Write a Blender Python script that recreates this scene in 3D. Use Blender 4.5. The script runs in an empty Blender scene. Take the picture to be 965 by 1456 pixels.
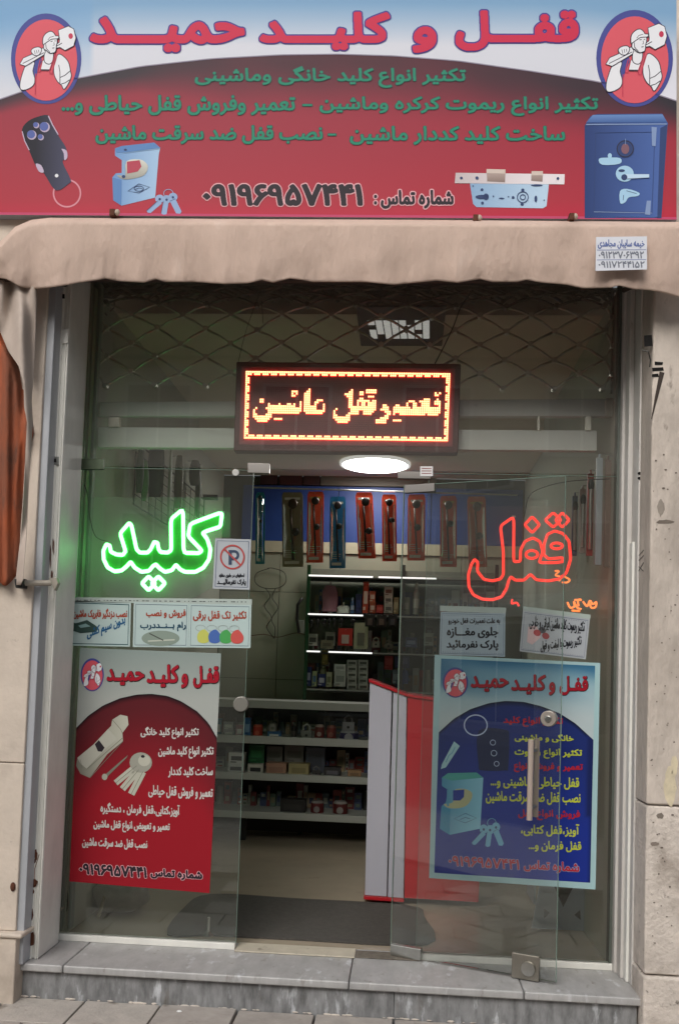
import bpy, math, random
import numpy as np
from mathutils import Vector, Matrix
random.seed(7)
R = math.radians
sc = bpy.context.scene
COL = sc.collection
# ------------------------------------------------------------ camera
F, CX, CY = 1300.0, 482.5, 880.0
YAW, PITCH, ROLL = R(4.1), R(3.1), R(1.86)
CAM = Vector((0, -4.33, 1.33))
fwd = Vector((-math.sin(YAW)*math.cos(PITCH), math.cos(YAW)*math.cos(PITCH), math.sin(PITCH)))
r0 = Vector((math.cos(YAW), math.sin(YAW), 0)); u0 = r0.cross(fwd)
rt = math.cos(ROLL)*r0 + math.sin(ROLL)*u0
up = math.cos(ROLL)*u0 - math.sin(ROLL)*r0
cd = bpy.data.cameras.new('camera'); cam = bpy.data.objects.new('camera', cd); COL.objects.link(cam)
cam.matrix_world = Matrix(((rt.x, up.x, -fwd.x, CAM.x), (rt.y, up.y, -fwd.y, CAM.y), (rt.z, up.z, -fwd.z, CAM.z), (0, 0, 0, 1)))
cd.sensor_fit = 'VERTICAL'; cd.sensor_height = 24.0; cd.lens = 24.0*F/1456.0
cd.shift_y = (CY-728.0)/1456.0; cd.clip_start = 0.05; cd.clip_end = 500
sc.camera = cam
# ------------------------------------------------------------ light
w = bpy.data.worlds.new("World"); sc.world = w; w.use_nodes = True
nt = w.node_tree; bg = nt.nodes['Background']; bg.inputs[1].default_value = 0.12
sky = nt.nodes.new('ShaderNodeTexSky'); sky.sky_type = 'NISHITA'; sky.sun_disc = False
SUN_EL, SUN_AZ = R(38), R(196)
sky.sun_elevation = SUN_EL; sky.sun_rotation = SUN_AZ; sky.dust_density = 4.0; sky.air_density = 1.0
hs = nt.nodes.new('ShaderNodeHueSaturation'); hs.inputs['Saturation'].default_value = 0.35
nt.links.new(sky.outputs[0], hs.inputs['Color']); nt.links.new(hs.outputs[0], bg.inputs[0])
sd = bpy.data.lights.new('sun', 'SUN'); sd.energy = 0.9; sd.angle = R(35); sd.color = (1, .96, .9)
so = bpy.data.objects.new('sun', sd); COL.objects.link(so)
sdir = Vector((math.sin(SUN_AZ)*math.cos(SUN_EL), math.cos(SUN_AZ)*math.cos(SUN_EL), math.sin(SUN_EL)))
so.rotation_euler = sdir.to_track_quat('Z', 'Y').to_euler(); so.location = (0, -6, 12)
sc.view_settings.view_transform = 'Standard'; sc.view_settings.look = 'None'
sc.view_settings.exposure = 0.43; sc.view_settings.gamma = 1.0; sc.view_settings.use_curve_mapping = False
sc.render.engine = 'CYCLES'
sc.cycles.max_bounces = 10; sc.cycles.transparent_max_bounces = 24; sc.cycles.use_denoising = True
sc.cycles.diffuse_bounces = 4; sc.cycles.glossy_bounces = 4; sc.cycles.caustics_reflective = False

# ------------------------------------------------------------ helpers
def P(px, py, Y):
    """point of the photograph at depth Y (the facade plane is Y=0)"""
    d = float(px-CX)*rt - float(py-CY)*up + F*fwd
    return CAM + d*((Y-CAM.y)/d.y)
def PZ(px, py, Z):
    d = float(px-CX)*rt - float(py-CY)*up + F*fwd
    return CAM + d*((Z-CAM.z)/d.z)
def s2l(c):
    c = c/255.0
    return c/12.92 if c <= .04045 else ((c+.055)/1.055)**2.4
def rgb(c):
    if isinstance(c, str): c = tuple(int(c[i:i+2], 16) for i in (0, 2, 4))
    return (s2l(c[0]), s2l(c[1]), s2l(c[2]), 1)
MATS = {}
def mat(name, col, rough=.6, metal=0, noise=0, scale=8, bump=0, emit=None, spots=None, spots2=None, streak=0, stretch=(1, 1, 1), spec=None):
    if name in MATS: return MATS[name]
    m = bpy.data.materials.new(name); m.use_nodes = True; n = m.node_tree.nodes; L = m.node_tree.links
    b = n['Principled BSDF']; c = rgb(col)
    b.inputs['Base Color'].default_value = c; b.inputs['Roughness'].default_value = rough; b.inputs['Metallic'].default_value = metal
    if spec is None and name.split('_')[0] in ('print', 'title', 'poster', 'notice'): spec = .12
    if spec is not None: b.inputs['Specular IOR Level'].default_value = spec
    src = None
    if noise or bump or spots:
        tc = n.new('ShaderNodeTexCoord'); mp = n.new('ShaderNodeMapping'); mp.inputs['Scale'].default_value = stretch
        L.new(tc.outputs['Object'], mp.inputs[0])
        tx = n.new('ShaderNodeTexNoise'); tx.inputs['Scale'].default_value = scale; tx.inputs['Detail'].default_value = 9; tx.inputs['Roughness'].default_value = .65
        L.new(mp.outputs[0], tx.inputs['Vector'])
        if noise:
            mx = n.new('ShaderNodeMixRGB'); mx.blend_type = 'MIX'
            mx.inputs[1].default_value = tuple(v*(1-noise) for v in c[:3])+(1,); mx.inputs[2].default_value = tuple(min(1, v*(1+noise*.7)) for v in c[:3])+(1,)
            rp = n.new('ShaderNodeMapRange'); rp.inputs[1].default_value = .3; rp.inputs[2].default_value = .7
            L.new(tx.outputs[0], rp.inputs[0]); L.new(rp.outputs[0], mx.inputs[0]); src = mx.outputs[0]
        for sp_ in (spots, spots2):
            if not sp_: continue
            scol, sscale, lo, hi = sp_
            t2 = n.new('ShaderNodeTexNoise'); t2.inputs['Scale'].default_value = sscale; t2.inputs['Detail'].default_value = 7; t2.inputs['Roughness'].default_value = .6
            L.new(mp.outputs[0], t2.inputs['Vector'])
            r2 = n.new('ShaderNodeMapRange'); r2.inputs[1].default_value = lo; r2.inputs[2].default_value = hi
            L.new(t2.outputs[0], r2.inputs[0])
            m2 = n.new('ShaderNodeMixRGB'); m2.inputs[2].default_value = rgb(scol)
            if src: L.new(src, m2.inputs[1])
            else: m2.inputs[1].default_value = c
            L.new(r2.outputs[0], m2.inputs[0]); src = m2.outputs[0]
        if src: L.new(src, b.inputs['Base Color'])
        if bump:
            t3 = n.new('ShaderNodeTexNoise'); t3.inputs['Scale'].default_value = scale*5; t3.inputs['Detail'].default_value = 6
            L.new(mp.outputs[0], t3.inputs['Vector'])
            bp = n.new('ShaderNodeBump'); bp.inputs['Strength'].default_value = bump; bp.inputs['Distance'].default_value = .01
            L.new(t3.outputs[0], bp.inputs['Height']); L.new(bp.outputs[0], b.inputs['Normal'])
    if emit:
        b.inputs['Emission Color'].default_value = tuple(emit[:3])+(1,); b.inputs['Emission Strength'].default_value = emit[3]
    MATS[name] = m; return m
def vmat(name, rough=.5):
    m = bpy.data.materials.new(name); m.use_nodes = True; n = m.node_tree.nodes
    a = n.new('ShaderNodeVertexColor'); a.layer_name = 'print'
    m.node_tree.links.new(a.outputs[0], n['Principled BSDF'].inputs['Base Color']); n['Principled BSDF'].inputs['Roughness'].default_value = rough; n['Principled BSDF'].inputs['Specular IOR Level'].default_value = .12
    MATS[name] = m; return m
def glassmat(name, tint, refl=1.0, haze=0.0, hazecol=(.6, .65, .6, 1)):
    m = bpy.data.materials.new(name); m.use_nodes = True; n = m.node_tree.nodes; L = m.node_tree.links
    n.remove(n['Principled BSDF']); out = n['Material Output']
    tr = n.new('ShaderNodeBsdfTransparent'); tr.inputs[0].default_value = tint
    gl = n.new('ShaderNodeBsdfGlossy'); gl.inputs['Roughness'].default_value = .01; gl.inputs[0].default_value = (.9, .95, .92, 1)
    fr = n.new('ShaderNodeFresnel'); fr.inputs[0].default_value = 1.5
    mu = n.new('ShaderNodeMath'); mu.operation = 'MULTIPLY'; mu.inputs[1].default_value = refl; L.new(fr.outputs[0], mu.inputs[0])
    mx = n.new('ShaderNodeMixShader'); L.new(mu.outputs[0], mx.inputs[0]); L.new(tr.outputs[0], mx.inputs[1]); L.new(gl.outputs[0], mx.inputs[2])
    last = mx
    if haze:
        df = n.new('ShaderNodeBsdfDiffuse'); df.inputs[0].default_value = hazecol
        m2 = n.new('ShaderNodeMixShader'); m2.inputs[0].default_value = haze; L.new(last.outputs[0], m2.inputs[1]); L.new(df.outputs[0], m2.inputs[2]); last = m2
    L.new(last.outputs[0], out.inputs[0]); MATS[name] = m; return m

def matg(name, c0, c1, a, b, axis='Z', rough=.5):
    """printed colour gradient from world position a (c0) to b (c1)"""
    m = mat(name, c0, rough, spec=.12); n = m.node_tree.nodes; L = m.node_tree.links
    g = n.new('ShaderNodeNewGeometry'); sx = n.new('ShaderNodeSeparateXYZ'); r = n.new('ShaderNodeMapRange'); x = n.new('ShaderNodeMixRGB')
    L.new(g.outputs['Position'], sx.inputs[0]); L.new(sx.outputs[axis], r.inputs[0]); r.inputs[1].default_value = a; r.inputs[2].default_value = b
    x.inputs[1].default_value = rgb(c0); x.inputs[2].default_value = rgb(c1); L.new(r.outputs[0], x.inputs[0]); L.new(x.outputs[0], n['Principled BSDF'].inputs['Base Color']); return m
def translucent(m, k):
    n = m.node_tree.nodes; L = m.node_tree.links; b = n['Principled BSDF']; t = n.new('ShaderNodeBsdfTranslucent'); x = n.new('ShaderNodeMixShader'); x.inputs[0].default_value = k
    lk = b.inputs['Base Color'].links
    if lk: L.new(lk[0].from_socket, t.inputs[0])
    else: t.inputs[0].default_value = b.inputs['Base Color'].default_value
    out = n['Material Output']; L.new(b.outputs[0], x.inputs[1]); L.new(t.outputs[0], x.inputs[2]); L.new(x.outputs[0], out.inputs[0])
WLOC = {}
def wl(o): return WLOC.get(o.name, Vector((0, 0, 0))) if o else Vector((0, 0, 0))
def tag(o, label=None, cat=None, group=None, kind=None):
    if label: o['label'] = label
    if cat: o['category'] = cat
    if group: o['group'] = group
    if kind: o['kind'] = kind
    return o
def thing(name, label, cat, loc, group=None):
    o = bpy.data.objects.new(name, None); COL.objects.link(o); o.location = loc; o.empty_display_size = .05
    WLOC[o.name] = Vector(loc); return tag(o, label, cat, group)
class MB:
    def __init__(s): s.v = []; s.f = []; s.m = []; s.mats = []; s.cols = None; s.smooth = False
    def mi(s, m):
        if m not in s.mats: s.mats.append(m)
        return s.mats.index(m)
    def add(s, vs, fs, m):
        k = len(s.v); s.v += [tuple(v) for v in vs]; i = s.mi(m)
        for f in fs: s.f.append([a+k for a in f]); s.m.append(i)
        return s
    def box(s, x0, x1, y0, y1, z0, z1, m):
        vs = [(x, y, z) for z in (z0, z1) for y in (y0, y1) for x in (x0, x1)]
        return s.add(vs, [(0, 2, 3, 1), (4, 5, 7, 6), (0, 1, 5, 4), (2, 6, 7, 3), (0, 4, 6, 2), (1, 3, 7, 5)], m)
    def hexa(s, front, dy, m):
        """front: 4 world points (tl, tr, br, bl) facing the street; dy: depth behind"""
        b = [Vector(p)+Vector((0, dy, 0)) for p in front]
        return s.add(list(front)+b, [(3, 2, 1, 0), (4, 5, 6, 7), (0, 1, 5, 4), (1, 2, 6, 5), (2, 3, 7, 6), (3, 0, 4, 7)], m)
    def prism(s, pts, vec, m):
        n = len(pts); b = [Vector(p)+Vector(vec) for p in pts]
        return s.add(list(pts)+b, [list(range(n))[::-1], list(range(n, 2*n))]+[(i, (i+1) % n, (i+1) % n+n, i+n) for i in range(n)], m)
    def cyl(s, a, b, r, m, n=12, r2=None):
        a, b = Vector(a), Vector(b); r2 = r if r2 is None else r2
        z = (b-a).normalized(); x = z.orthogonal().normalized(); y = z.cross(x)
        vs = [a+r*(math.cos(t)*x+math.sin(t)*y) for t in [2*math.pi*i/n for i in range(n)]] + [b+r2*(math.cos(t)*x+math.sin(t)*y) for t in [2*math.pi*i/n for i in range(n)]]
        return s.add(vs, [(i, (i+1) % n, (i+1) % n+n, i+n) for i in range(n)]+[list(range(n))[::-1], list(range(n, 2*n))], m)
    def tube(s, pts, r, m, n=8, closed=False):
        pts = [Vector(p) for p in pts]; N = len(pts); vs = []; ref = Vector((0.03, 1, 0.02)).normalized()
        for i, p in enumerate(pts):
            a = pts[i-1] if (i > 0 or closed) else p; b = pts[(i+1) % N] if (i < N-1 or closed) else p
            t = (b-a).normalized(); rr = ref if abs(t.dot(ref)) < .95 else Vector((1, 0, 0))
            x = t.cross(rr).normalized(); y = t.cross(x)
            vs += [p+r*(math.cos(q)*x+math.sin(q)*y) for q in [2*math.pi*k/n for k in range(n)]]
        fs = []
        for i in range(N if closed else N-1):
            j = (i+1) % N
            fs += [(i*n+k, i*n+(k+1) % n, j*n+(k+1) % n, j*n+k) for k in range(n)]
        if not closed: fs += [list(range(n))[::-1], [(N-1)*n+k for k in range(n)]]
        return s.add(vs, fs, m)
    def sphere(s, c, rx, ry, rz, m, nu=12, nv=8):
        vs = [(c[0], c[1], c[2]-rz)]; fs = []
        for j in range(1, nv):
            ph = -math.pi/2+math.pi*j/nv
            vs += [(c[0]+rx*math.cos(ph)*math.cos(2*math.pi*i/nu), c[1]+ry*math.cos(ph)*math.sin(2*math.pi*i/nu), c[2]+rz*math.sin(ph)) for i in range(nu)]
        vs.append((c[0], c[1], c[2]+rz)); T = len(vs)-1
        for i in range(nu):
            fs.append((0, 1+(i+1) % nu, 1+i)); fs.append((T, T-nu+i, T-nu+(i+1) % nu))
            for j in range(nv-2): a = 1+j*nu; fs.append((a+i, a+(i+1) % nu, a+nu+(i+1) % nu, a+nu+i))
        return s.add(vs, fs, m)
    def grid(s, fn, nu, nv, m):
        vs = [fn(i/nu, j/nv) for j in range(nv+1) for i in range(nu+1)]
        return s.add(vs, [(j*(nu+1)+i, j*(nu+1)+i+1, (j+1)*(nu+1)+i+1, (j+1)*(nu+1)+i) for j in range(nv) for i in range(nu)], m)
    def build(s, name, parent=None, smooth=False, bevel=0, solid=0, origin=None):
        me = bpy.data.meshes.new(name); off = wl(parent)
        if parent is None:
            if origin is None:
                a = np.array(s.v); origin = ((a[:, 0].min()+a[:, 0].max())/2, (a[:, 1].min()+a[:, 1].max())/2, a[:, 2].min())
            off = Vector(origin)
        me.from_pydata([(v[0]-off.x, v[1]-off.y, v[2]-off.z) for v in s.v], [], s.f)
        for m in s.mats: me.materials.append(m)
        me.polygons.foreach_set('material_index', s.m)
        if s.cols is not None:
            ca = me.color_attributes.new('print', 'FLOAT_COLOR', 'POINT')
            ca.data.foreach_set('color', np.array(s.cols, dtype=np.float32).ravel())
        if smooth: me.polygons.foreach_set('use_smooth', [True]*len(me.polygons))
        me.update()
        o = bpy.data.objects.new(name, me); COL.objects.link(o)
        if parent: o.parent = parent; WLOC[o.name] = off
        else: o.location = off; WLOC[o.name] = off
        if solid: md = o.modifiers.new('solid', 'SOLIDIFY'); md.thickness = solid; md.offset = 0
        if bevel:
            md = o.modifiers.new('bevel', 'BEVEL'); md.width = bevel; md.segments = 2; md.limit_method = 'ANGLE'; md.angle_limit = R(40)
            md = o.modifiers.new('wn', 'WEIGHTED_NORMAL'); me.polygons.foreach_set('use_smooth', [True]*len(me.polygons))
        return o

# ------------------------------------------------------------ Persian text: shaping, outlines, raster, flat mesh
FORMS = {}
def _f(ch, base, n):
    FORMS[ch] = [chr(base+i) for i in range(n)]
for ch, base, n in (('آ', 0xFE81, 2), ('ا', 0xFE8D, 2), ('ئ', 0xFE89, 4), ('ب', 0xFE8F, 4), ('ت', 0xFE95, 4), ('ث', 0xFE99, 4), ('ج', 0xFE9D, 4), ('ح', 0xFEA1, 4),
    ('خ', 0xFEA5, 4), ('د', 0xFEA9, 2), ('ذ', 0xFEAB, 2), ('ر', 0xFEAD, 2), ('ز', 0xFEAF, 2), ('س', 0xFEB1, 4), ('ش', 0xFEB5, 4), ('ص', 0xFEB9, 4), ('ض', 0xFEBD, 4),
    ('ط', 0xFEC1, 4), ('ظ', 0xFEC5, 4), ('ع', 0xFEC9, 4), ('غ', 0xFECD, 4), ('ف', 0xFED1, 4), ('ق', 0xFED5, 4), ('ل', 0xFEDD, 4), ('م', 0xFEE1, 4), ('ن', 0xFEE5, 4),
    ('ه', 0xFEE9, 4), ('و', 0xFEED, 2), ('پ', 0xFB56, 4), ('ک', 0xFB8E, 4), ('گ', 0xFB92, 4), ('ی', 0xFBFC, 4), ('چ', 0xFB7A, 4)): _f(ch, base, n)
TAT = '\u0640'
def shape(t):
    out = []
    for i, c in enumerate(t):
        if c not in FORMS: out.append(c); continue
        p = t[i-1] if i else ' '; q = t[i+1] if i+1 < len(t) else ' '
        jp = p == TAT or (p in FORMS and len(FORMS[p]) == 4); jn = len(FORMS[c]) == 4 and (q in FORMS or q == TAT)
        out.append(FORMS[c][(3 if jn else 1) if jp else (2 if jn else 0)])
    s = ''.join(out).replace('\ufedf\ufe8e', '\ufefb').replace('\ufee0\ufe8e', '\ufefc')
    # visual order: reverse everything, keep digit runs left to right
    res = []; i = 0; s = list(s)
    while i < len(s):
        j = i
        while j < len(s) and (s[j].isdigit() or ('A' <= s[j] <= 'Z')): j += 1
        if j > i: res.insert(0, ''.join(s[i:j])); i = j
        else: res.insert(0, s[i]); i += 1
    return ''.join(res)
_oc = {}
def outlines(t):
    if t in _oc: return _oc[t]
    c = bpy.data.curves.new('t', 'FONT'); c.body = shape(t); c.resolution_u = 4
    o = bpy.data.objects.new('t', c); COL.objects.link(o)
    cu = o.to_curve(bpy.context.evaluated_depsgraph_get()); polys = []
    for sp in cu.splines:
        bp = sp.bezier_points; n = len(bp)
        if n < 2: continue
        pts = []
        for i in range(n):
            a, b = bp[i], bp[(i+1) % n]; p0, p1, p2, p3 = [np.array(v[:2]) for v in (a.co, a.handle_right, b.handle_left, b.co)]
            for k in range(4):
                u = k/4; pts.append((1-u)**3*p0+3*(1-u)**2*u*p1+3*(1-u)*u*u*p2+u**3*p3)
        polys.append(np.array(pts))
    o.to_curve_clear(); bpy.data.objects.remove(o); bpy.data.curves.remove(c)
    _oc[t] = polys; return polys
def dil(m, rx, ry):
    if rx < .5 and ry < .5: return m
    o = m.copy(); H, W = m.shape
    for dy in range(-math.ceil(ry), math.ceil(ry)+1):
        for dx in range(-math.ceil(rx), math.ceil(rx)+1):
            if (dx/max(rx, .6))**2+(dy/max(ry, .6))**2 <= 1.02:
                a = m[max(0, -dy):H-max(0, dy), max(0, -dx):W-max(0, dx)]
                b = o[max(0, dy):H-max(0, -dy), max(0, dx):W-max(0, -dx)]
                np.maximum(b, a, out=b)
    return o
def blur(f):
    f = (f[:-2]+2*f[1:-1]+f[2:])/4; f = (f[:, :-2]+2*f[:, 1:-1]+f[:, 2:])/4
    return np.pad(f, 1)
def text(mb, t, x0, y0, x1, y1, m, Y, slope=0.0, bold=(.5, .5), grow=0.0, step=None, xf=None, lift=0.0):
    """lay the text t flat on the plane Y, filling the photo box x0..x1 / y0..y1 before the slope"""
    polys = outlines(t); al = np.concatenate(polys); lo = al.min(0); hi = al.max(0)
    bx, by = bold; W = x1-x0-2*bx; H = y1-y0-2*by
    step = step or (.5 if y1-y0 > 24 else .36); pad = grow+max(bx, by)+2; s = step
    nx = int((x1-x0+2*pad)/s)+2; ny = int((y1-y0+2*pad)/s)+2
    acc = np.zeros((ny, nx+1))
    for pl in polys:
        X = (x0+bx+(pl[:, 0]-lo[0])/(hi[0]-lo[0])*W-(x0-pad))/s; Yy = (y0+by+(hi[1]-pl[:, 1])/(hi[1]-lo[1])*H-(y0-pad))/s
        X2 = np.roll(X, -1); Y2 = np.roll(Yy, -1)
        for a, b, c, d in zip(X, Yy, X2, Y2):
            if b == d: continue
            sg = 1
            if b > d: a, b, c, d = c, d, a, b; sg = -1
            j0 = max(0, math.ceil(b)); j1 = min(ny-1, math.ceil(d)-1)
            for j in range(j0, j1+1):
                k = math.ceil(a+(j-b)/(d-b)*(c-a)); acc[j, min(max(k, 0), nx)] += sg
    msk = (np.cumsum(acc, 1)[:, :nx] != 0).astype(float)
    msk = dil(msk, (bx+grow)/s, (by+grow)/s); f = blur(msk)
    ins = f > .5; vs = []; fs = []; key = {}
    def vid(gx, gy):
        k = (round(gx, 3), round(gy, 3))
        if k not in key:
            key[k] = len(vs); px = x0-pad+gx*s; py = y0-pad+gy*s; py += slope*(px-x0)
            if xf: px, py = xf(px, py)
            vs.append(P(px, py, Y-lift))
        return key[k]
    sm = ins[:-1, :-1].astype(int)+ins[1:, :-1]+ins[:-1, 1:]+ins[1:, 1:]
    for j in range(ny-1):
        row = sm[j]; i = 0; nz = np.nonzero(row)[0]
        done = -1
        for i in nz:
            if i <= done: continue
            if row[i] == 4:
                e = i
                while e+1 < nx-1 and row[e+1] == 4: e += 1
                fs.append((vid(i, j+1), vid(e+1, j+1), vid(e+1, j), vid(i, j))); done = e
            else:
                cs = [(i, j), (i, j+1), (i+1, j+1), (i+1, j)]; poly = []
                for k in range(4):
                    a, b = cs[k], cs[(k+1) % 4]; fa = f[a[1], a[0]]; fb = f[b[1], b[0]]
                    if fa > .5: poly.append(vid(*a))
                    if (fa > .5) != (fb > .5):
                        u = (.5-fa)/(fb-fa); poly.append(vid(a[0]+(b[0]-a[0])*u, a[1]+(b[1]-a[1])*u))
                if len(poly) > 2: fs.append(poly)
    mb.add(vs, fs, m)
# flat printed shapes in photo coordinates
def cr(pts, n=5):
    N = len(pts); o = []
    for i in range(N):
        p = [np.array(pts[(i+k-1) % N], float) for k in range(4)]
        for k in range(n):
            t = k/n; o.append(tuple(.5*((2*p[1])+(-p[0]+p[2])*t+(2*p[0]-5*p[1]+4*p[2]-p[3])*t*t+(-p[0]+3*p[1]-3*p[2]+p[3])*t**3)))
    return o
def ell(cx, cy, rx, ry, n=36, a=0):
    return [(cx+rx*math.cos(2*math.pi*i/n)*math.cos(a)-ry*math.sin(2*math.pi*i/n)*math.sin(a), cy+rx*math.cos(2*math.pi*i/n)*math.sin(a)+ry*math.sin(2*math.pi*i/n)*math.cos(a)) for i in range(n)]
def rect(x0, y0, x1, y1): return [(x0, y0), (x0, y1), (x1, y1), (x1, y0)]
def flat(mb, pts, m, Y):
    """filled outline, facing the street"""
    a = sum(pts[i][0]*pts[(i+1) % len(pts)][1]-pts[(i+1) % len(pts)][0]*pts[i][1] for i in range(len(pts)))
    if a > 0: pts = pts[::-1]
    vs = [P(x, y, Y) for x, y in pts]; mb.add(vs, [list(range(len(pts)))], m)
def line(mb, pts, wd, m, Y, closed=False):
    pts = [np.array(p, float) for p in pts]; N = len(pts); L_, R_ = [], []
    for i in range(N):
        a = pts[i-1] if (i or closed) else pts[i]; b = pts[(i+1) % N] if (i < N-1 or closed) else pts[i]
        d = b-a; d = d/(np.hypot(*d)+1e-9); n = np.array((-d[1], d[0]))*wd/2; L_.append(pts[i]+n); R_.append(pts[i]-n)
    vs = [P(x, y, Y) for x, y in L_+R_]
    mb.add(vs, [(i, (i+1) % N, (i+1) % N+N, i+N) for i in range(N if closed else N-1)], m)
def mp(ox, oy, s): return lambda pts: [(ox+x/s, oy+y/s) for x, y in pts]
def cgrid(mb, xs, yfun, nv, colfun, m, Y):
    """colour-printed sheet: columns xs, yfun(x)->(top, bottom), colour per vertex"""
    if mb.cols is None: mb.cols = []
    vs = []; n = len(xs)
    for j in range(nv+1):
        for x in xs:
            a, b = yfun(x); y = a+(b-a)*j/nv; vs.append(P(x, y, Y)); mb.cols.append(rgb(colfun(x, y)))
    mb.add(vs, [((j+1)*n+i, (j+1)*n+i+1, j*n+i+1, j*n+i) for j in range(nv) for i in range(n-1)], m)
def mixc(a, b, t):
    t = max(0, min(1, t)); return tuple(a[i]+(b[i]-a[i])*t for i in range(3))
def interp(tab, x):
    return float(np.interp(x, [p[0] for p in tab], [p[1] for p in tab]))
exec_parts = []
# ------------------------------------------------------------ materials
plL = mat('left_stone', 'c9bcae', .85, noise=.11, scale=6, bump=.35, spots=('94877a', 2.2, .56, .80), spots2=('9d9083', 26, .66, .80))
plR = mat('right_plaster', 'c6bbb0', .95, noise=.20, scale=9, bump=.7, spots=('948a80', 3.2, .52, .80), spots2=('756c63', 18, .64, .78), stretch=(1, 1, .5))
plR2 = mat('right_plaster_low', 'cdc3b9', .95, noise=.18, scale=11, bump=.7, spots=('91867b', 4, .54, .74), spots2=('6f665c', 30, .62, .72))
wpaint = mat('white_metal_paint', 'e2e1da', .45, noise=.10, scale=9, spots=('5b4436', 13, .70, .76), stretch=(1, 1, .5))
wpaintR = mat('grey_metal_paint', 'c6c2bd', .5, noise=.12, scale=8, spots=('6a625a', 11, .68, .76), stretch=(1, 1, .3))
greyp = mat('grey_rail_paint', 'a5a8ad', .45, noise=.10, scale=7, spots=('59564f', 12, .66, .75), stretch=(1, 1, .3))
darkp = mat('dark_profile', '565c55', .5, noise=.15, scale=6)
black = mat('black_plastic', '141414', .45)
blackm = mat('black_iron', '26241f', .5, noise=.2, scale=20)
rustm = mat('rust', '5a3321', .9, noise=.3, scale=30, bump=.4)
holem = mat('hole_dark', '0c0a08', .95)
chrome = mat('brushed_steel', 'b5b5b0', .28, metal=1, noise=.1, scale=20)
marble = mat('grey_marble', 'a7a6a5', .38, noise=.20, scale=5, spots2=('847f78', 9, .60, .75), stretch=(3.2, 1.5, 1), spots=('d0d3d6', 4, .60, .72), bump=.03)
marblev = mat('veined_marble', '838485', .45, noise=.5, spots2=('5d574f', 3, .62, .75), scale=7, stretch=(4, 1, 1.2), spots=('c3c6ca', 5, .58, .70), bump=.05)
cream = mat('cream_threshold', 'bdb5a4', .5, noise=.15, scale=9, spots=('6d6456', 15, .60, .72))
glassM = glassmat('shop_glass', (.970, .986, .974, 1), 1.3, .03, (.42, .42, .37, 1))  # pale haze mixed in to stand for reflections on the side panes
glassT = glassmat('hazed_transom_glass', (.970, .984, .974, 1), 1.3, .065, (.50, .48, .44, 1))  # stronger pale haze mixed in as a veil of reflected street light
glassD = glassmat('door_glass', (.985, .993, .988, 1), 1.3, .010)
gedge = mat('glass_edge', '6f857a', .2)
def X(px, py, Y): return P(px, py, Y).x
def Z(px, py, Y): return P(px, py, Y).z

# ------------------------------------------------------------ ground, step
PZG = -0.15
XL = X(45, 880, -.4); XR = X(922, 880, -.4)
MB().box(-30, 30, -4.2, 6, -.42, PZG-.035, mat('mortar_bed', '6b645b', .95, noise=.25, scale=20)).build('pavement', None); pav = bpy.data.objects['pavement']; tag(pav, kind='structure'); WLOC[pav.name] = pav.location.copy()
road = MB().box(-30, 30, -13.5, -4.35, -.5, -.30, mat('asphalt', '5c5a57', .9, noise=.2, scale=30, bump=.3)).build('road'); tag(road, kind='structure')
kb = MB().box(-30, 30, -4.35, -4.2, -.5, PZG, mat('kerb_concrete', '8a8680', .9, noise=.2, scale=9)).build('kerb'); tag(kb, kind='structure')
tm = [mat('paving_%s' % c, c, .85, noise=.16, scale=14, bump=.35, spots=('6e665d', 9, .60, .75)) for c in ('b0a9a1', 'a69f98', 'b9b2ab', 'a19a93')]
tw, th, gap = .335, .27, .010
row = 0; y = -.335
while y > -2.0:
    xo = -.17*(row % 2)+.03*math.sin(row*3)
    for k in range(-7, 6):
        if row > 2 and (k < -3 or k > 2): continue
        x = k*tw+xo
        b = MB(); dz = random.uniform(-.004, .003)
        b.box(x+gap/2, x+tw-gap/2, y-th+gap/2, y-gap/2, PZG-.04, PZG+dz, random.choice(tm))
        b.build('paving_tile', pav, bevel=.004)
    y -= th; row += 1
MB().box(-30, 30, -4.2, y, PZG-.034, PZG, tm[0]).build('far_paving', pav)

step = thing('entrance_step', 'single grey marble step under the glass shop front', 'step', (0, -.1, PZG))
sx0, sx1 = X(24, 1370, -.36), X(912, 1410, -.36)
cuts = [sx0, X(97, 1372, -.3), X(497, 1390, -.3), X(742, 1400, -.3), sx1]
for a, b_ in zip(cuts[:-1], cuts[1:]):
    MB().box(a+.0015, b_-.0015, -.365, .10, -.034, 0, marble).build('tread_slab', step, bevel=.007)
cuts = [sx0+.012, X(560, 1420, -.33), sx1-.012]
for a, b_ in zip(cuts[:-1], cuts[1:]):
    MB().box(a+.001, b_-.001, -.335, .05, PZG-.05, -.036, marblev).build('riser_slab', step, bevel=.002)
# chips and cement along the foot of the riser
m = MB()
for k in range(70):
    x = random.uniform(sx0, sx1); r = random.uniform(.003, .010)
    m.sphere((x, -.337-random.uniform(0, .006), PZG+.001), r*random.uniform(1, 2.5), r*.6, r*.5, plR2, 6, 4)
tag(m.build('mortar_crumbs', step), kind='stuff')
m = MB(); c = PZ(255, 1438, PZG+.003); m.sphere((c.x, c.y, c.z), .012, .009, .005, mat('paper_white', 'dedede', .8), 7, 4)
tag(m.build('paper_scrap'), 'tiny crumpled white scrap lying on the pavement tiles', 'litter')

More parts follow.
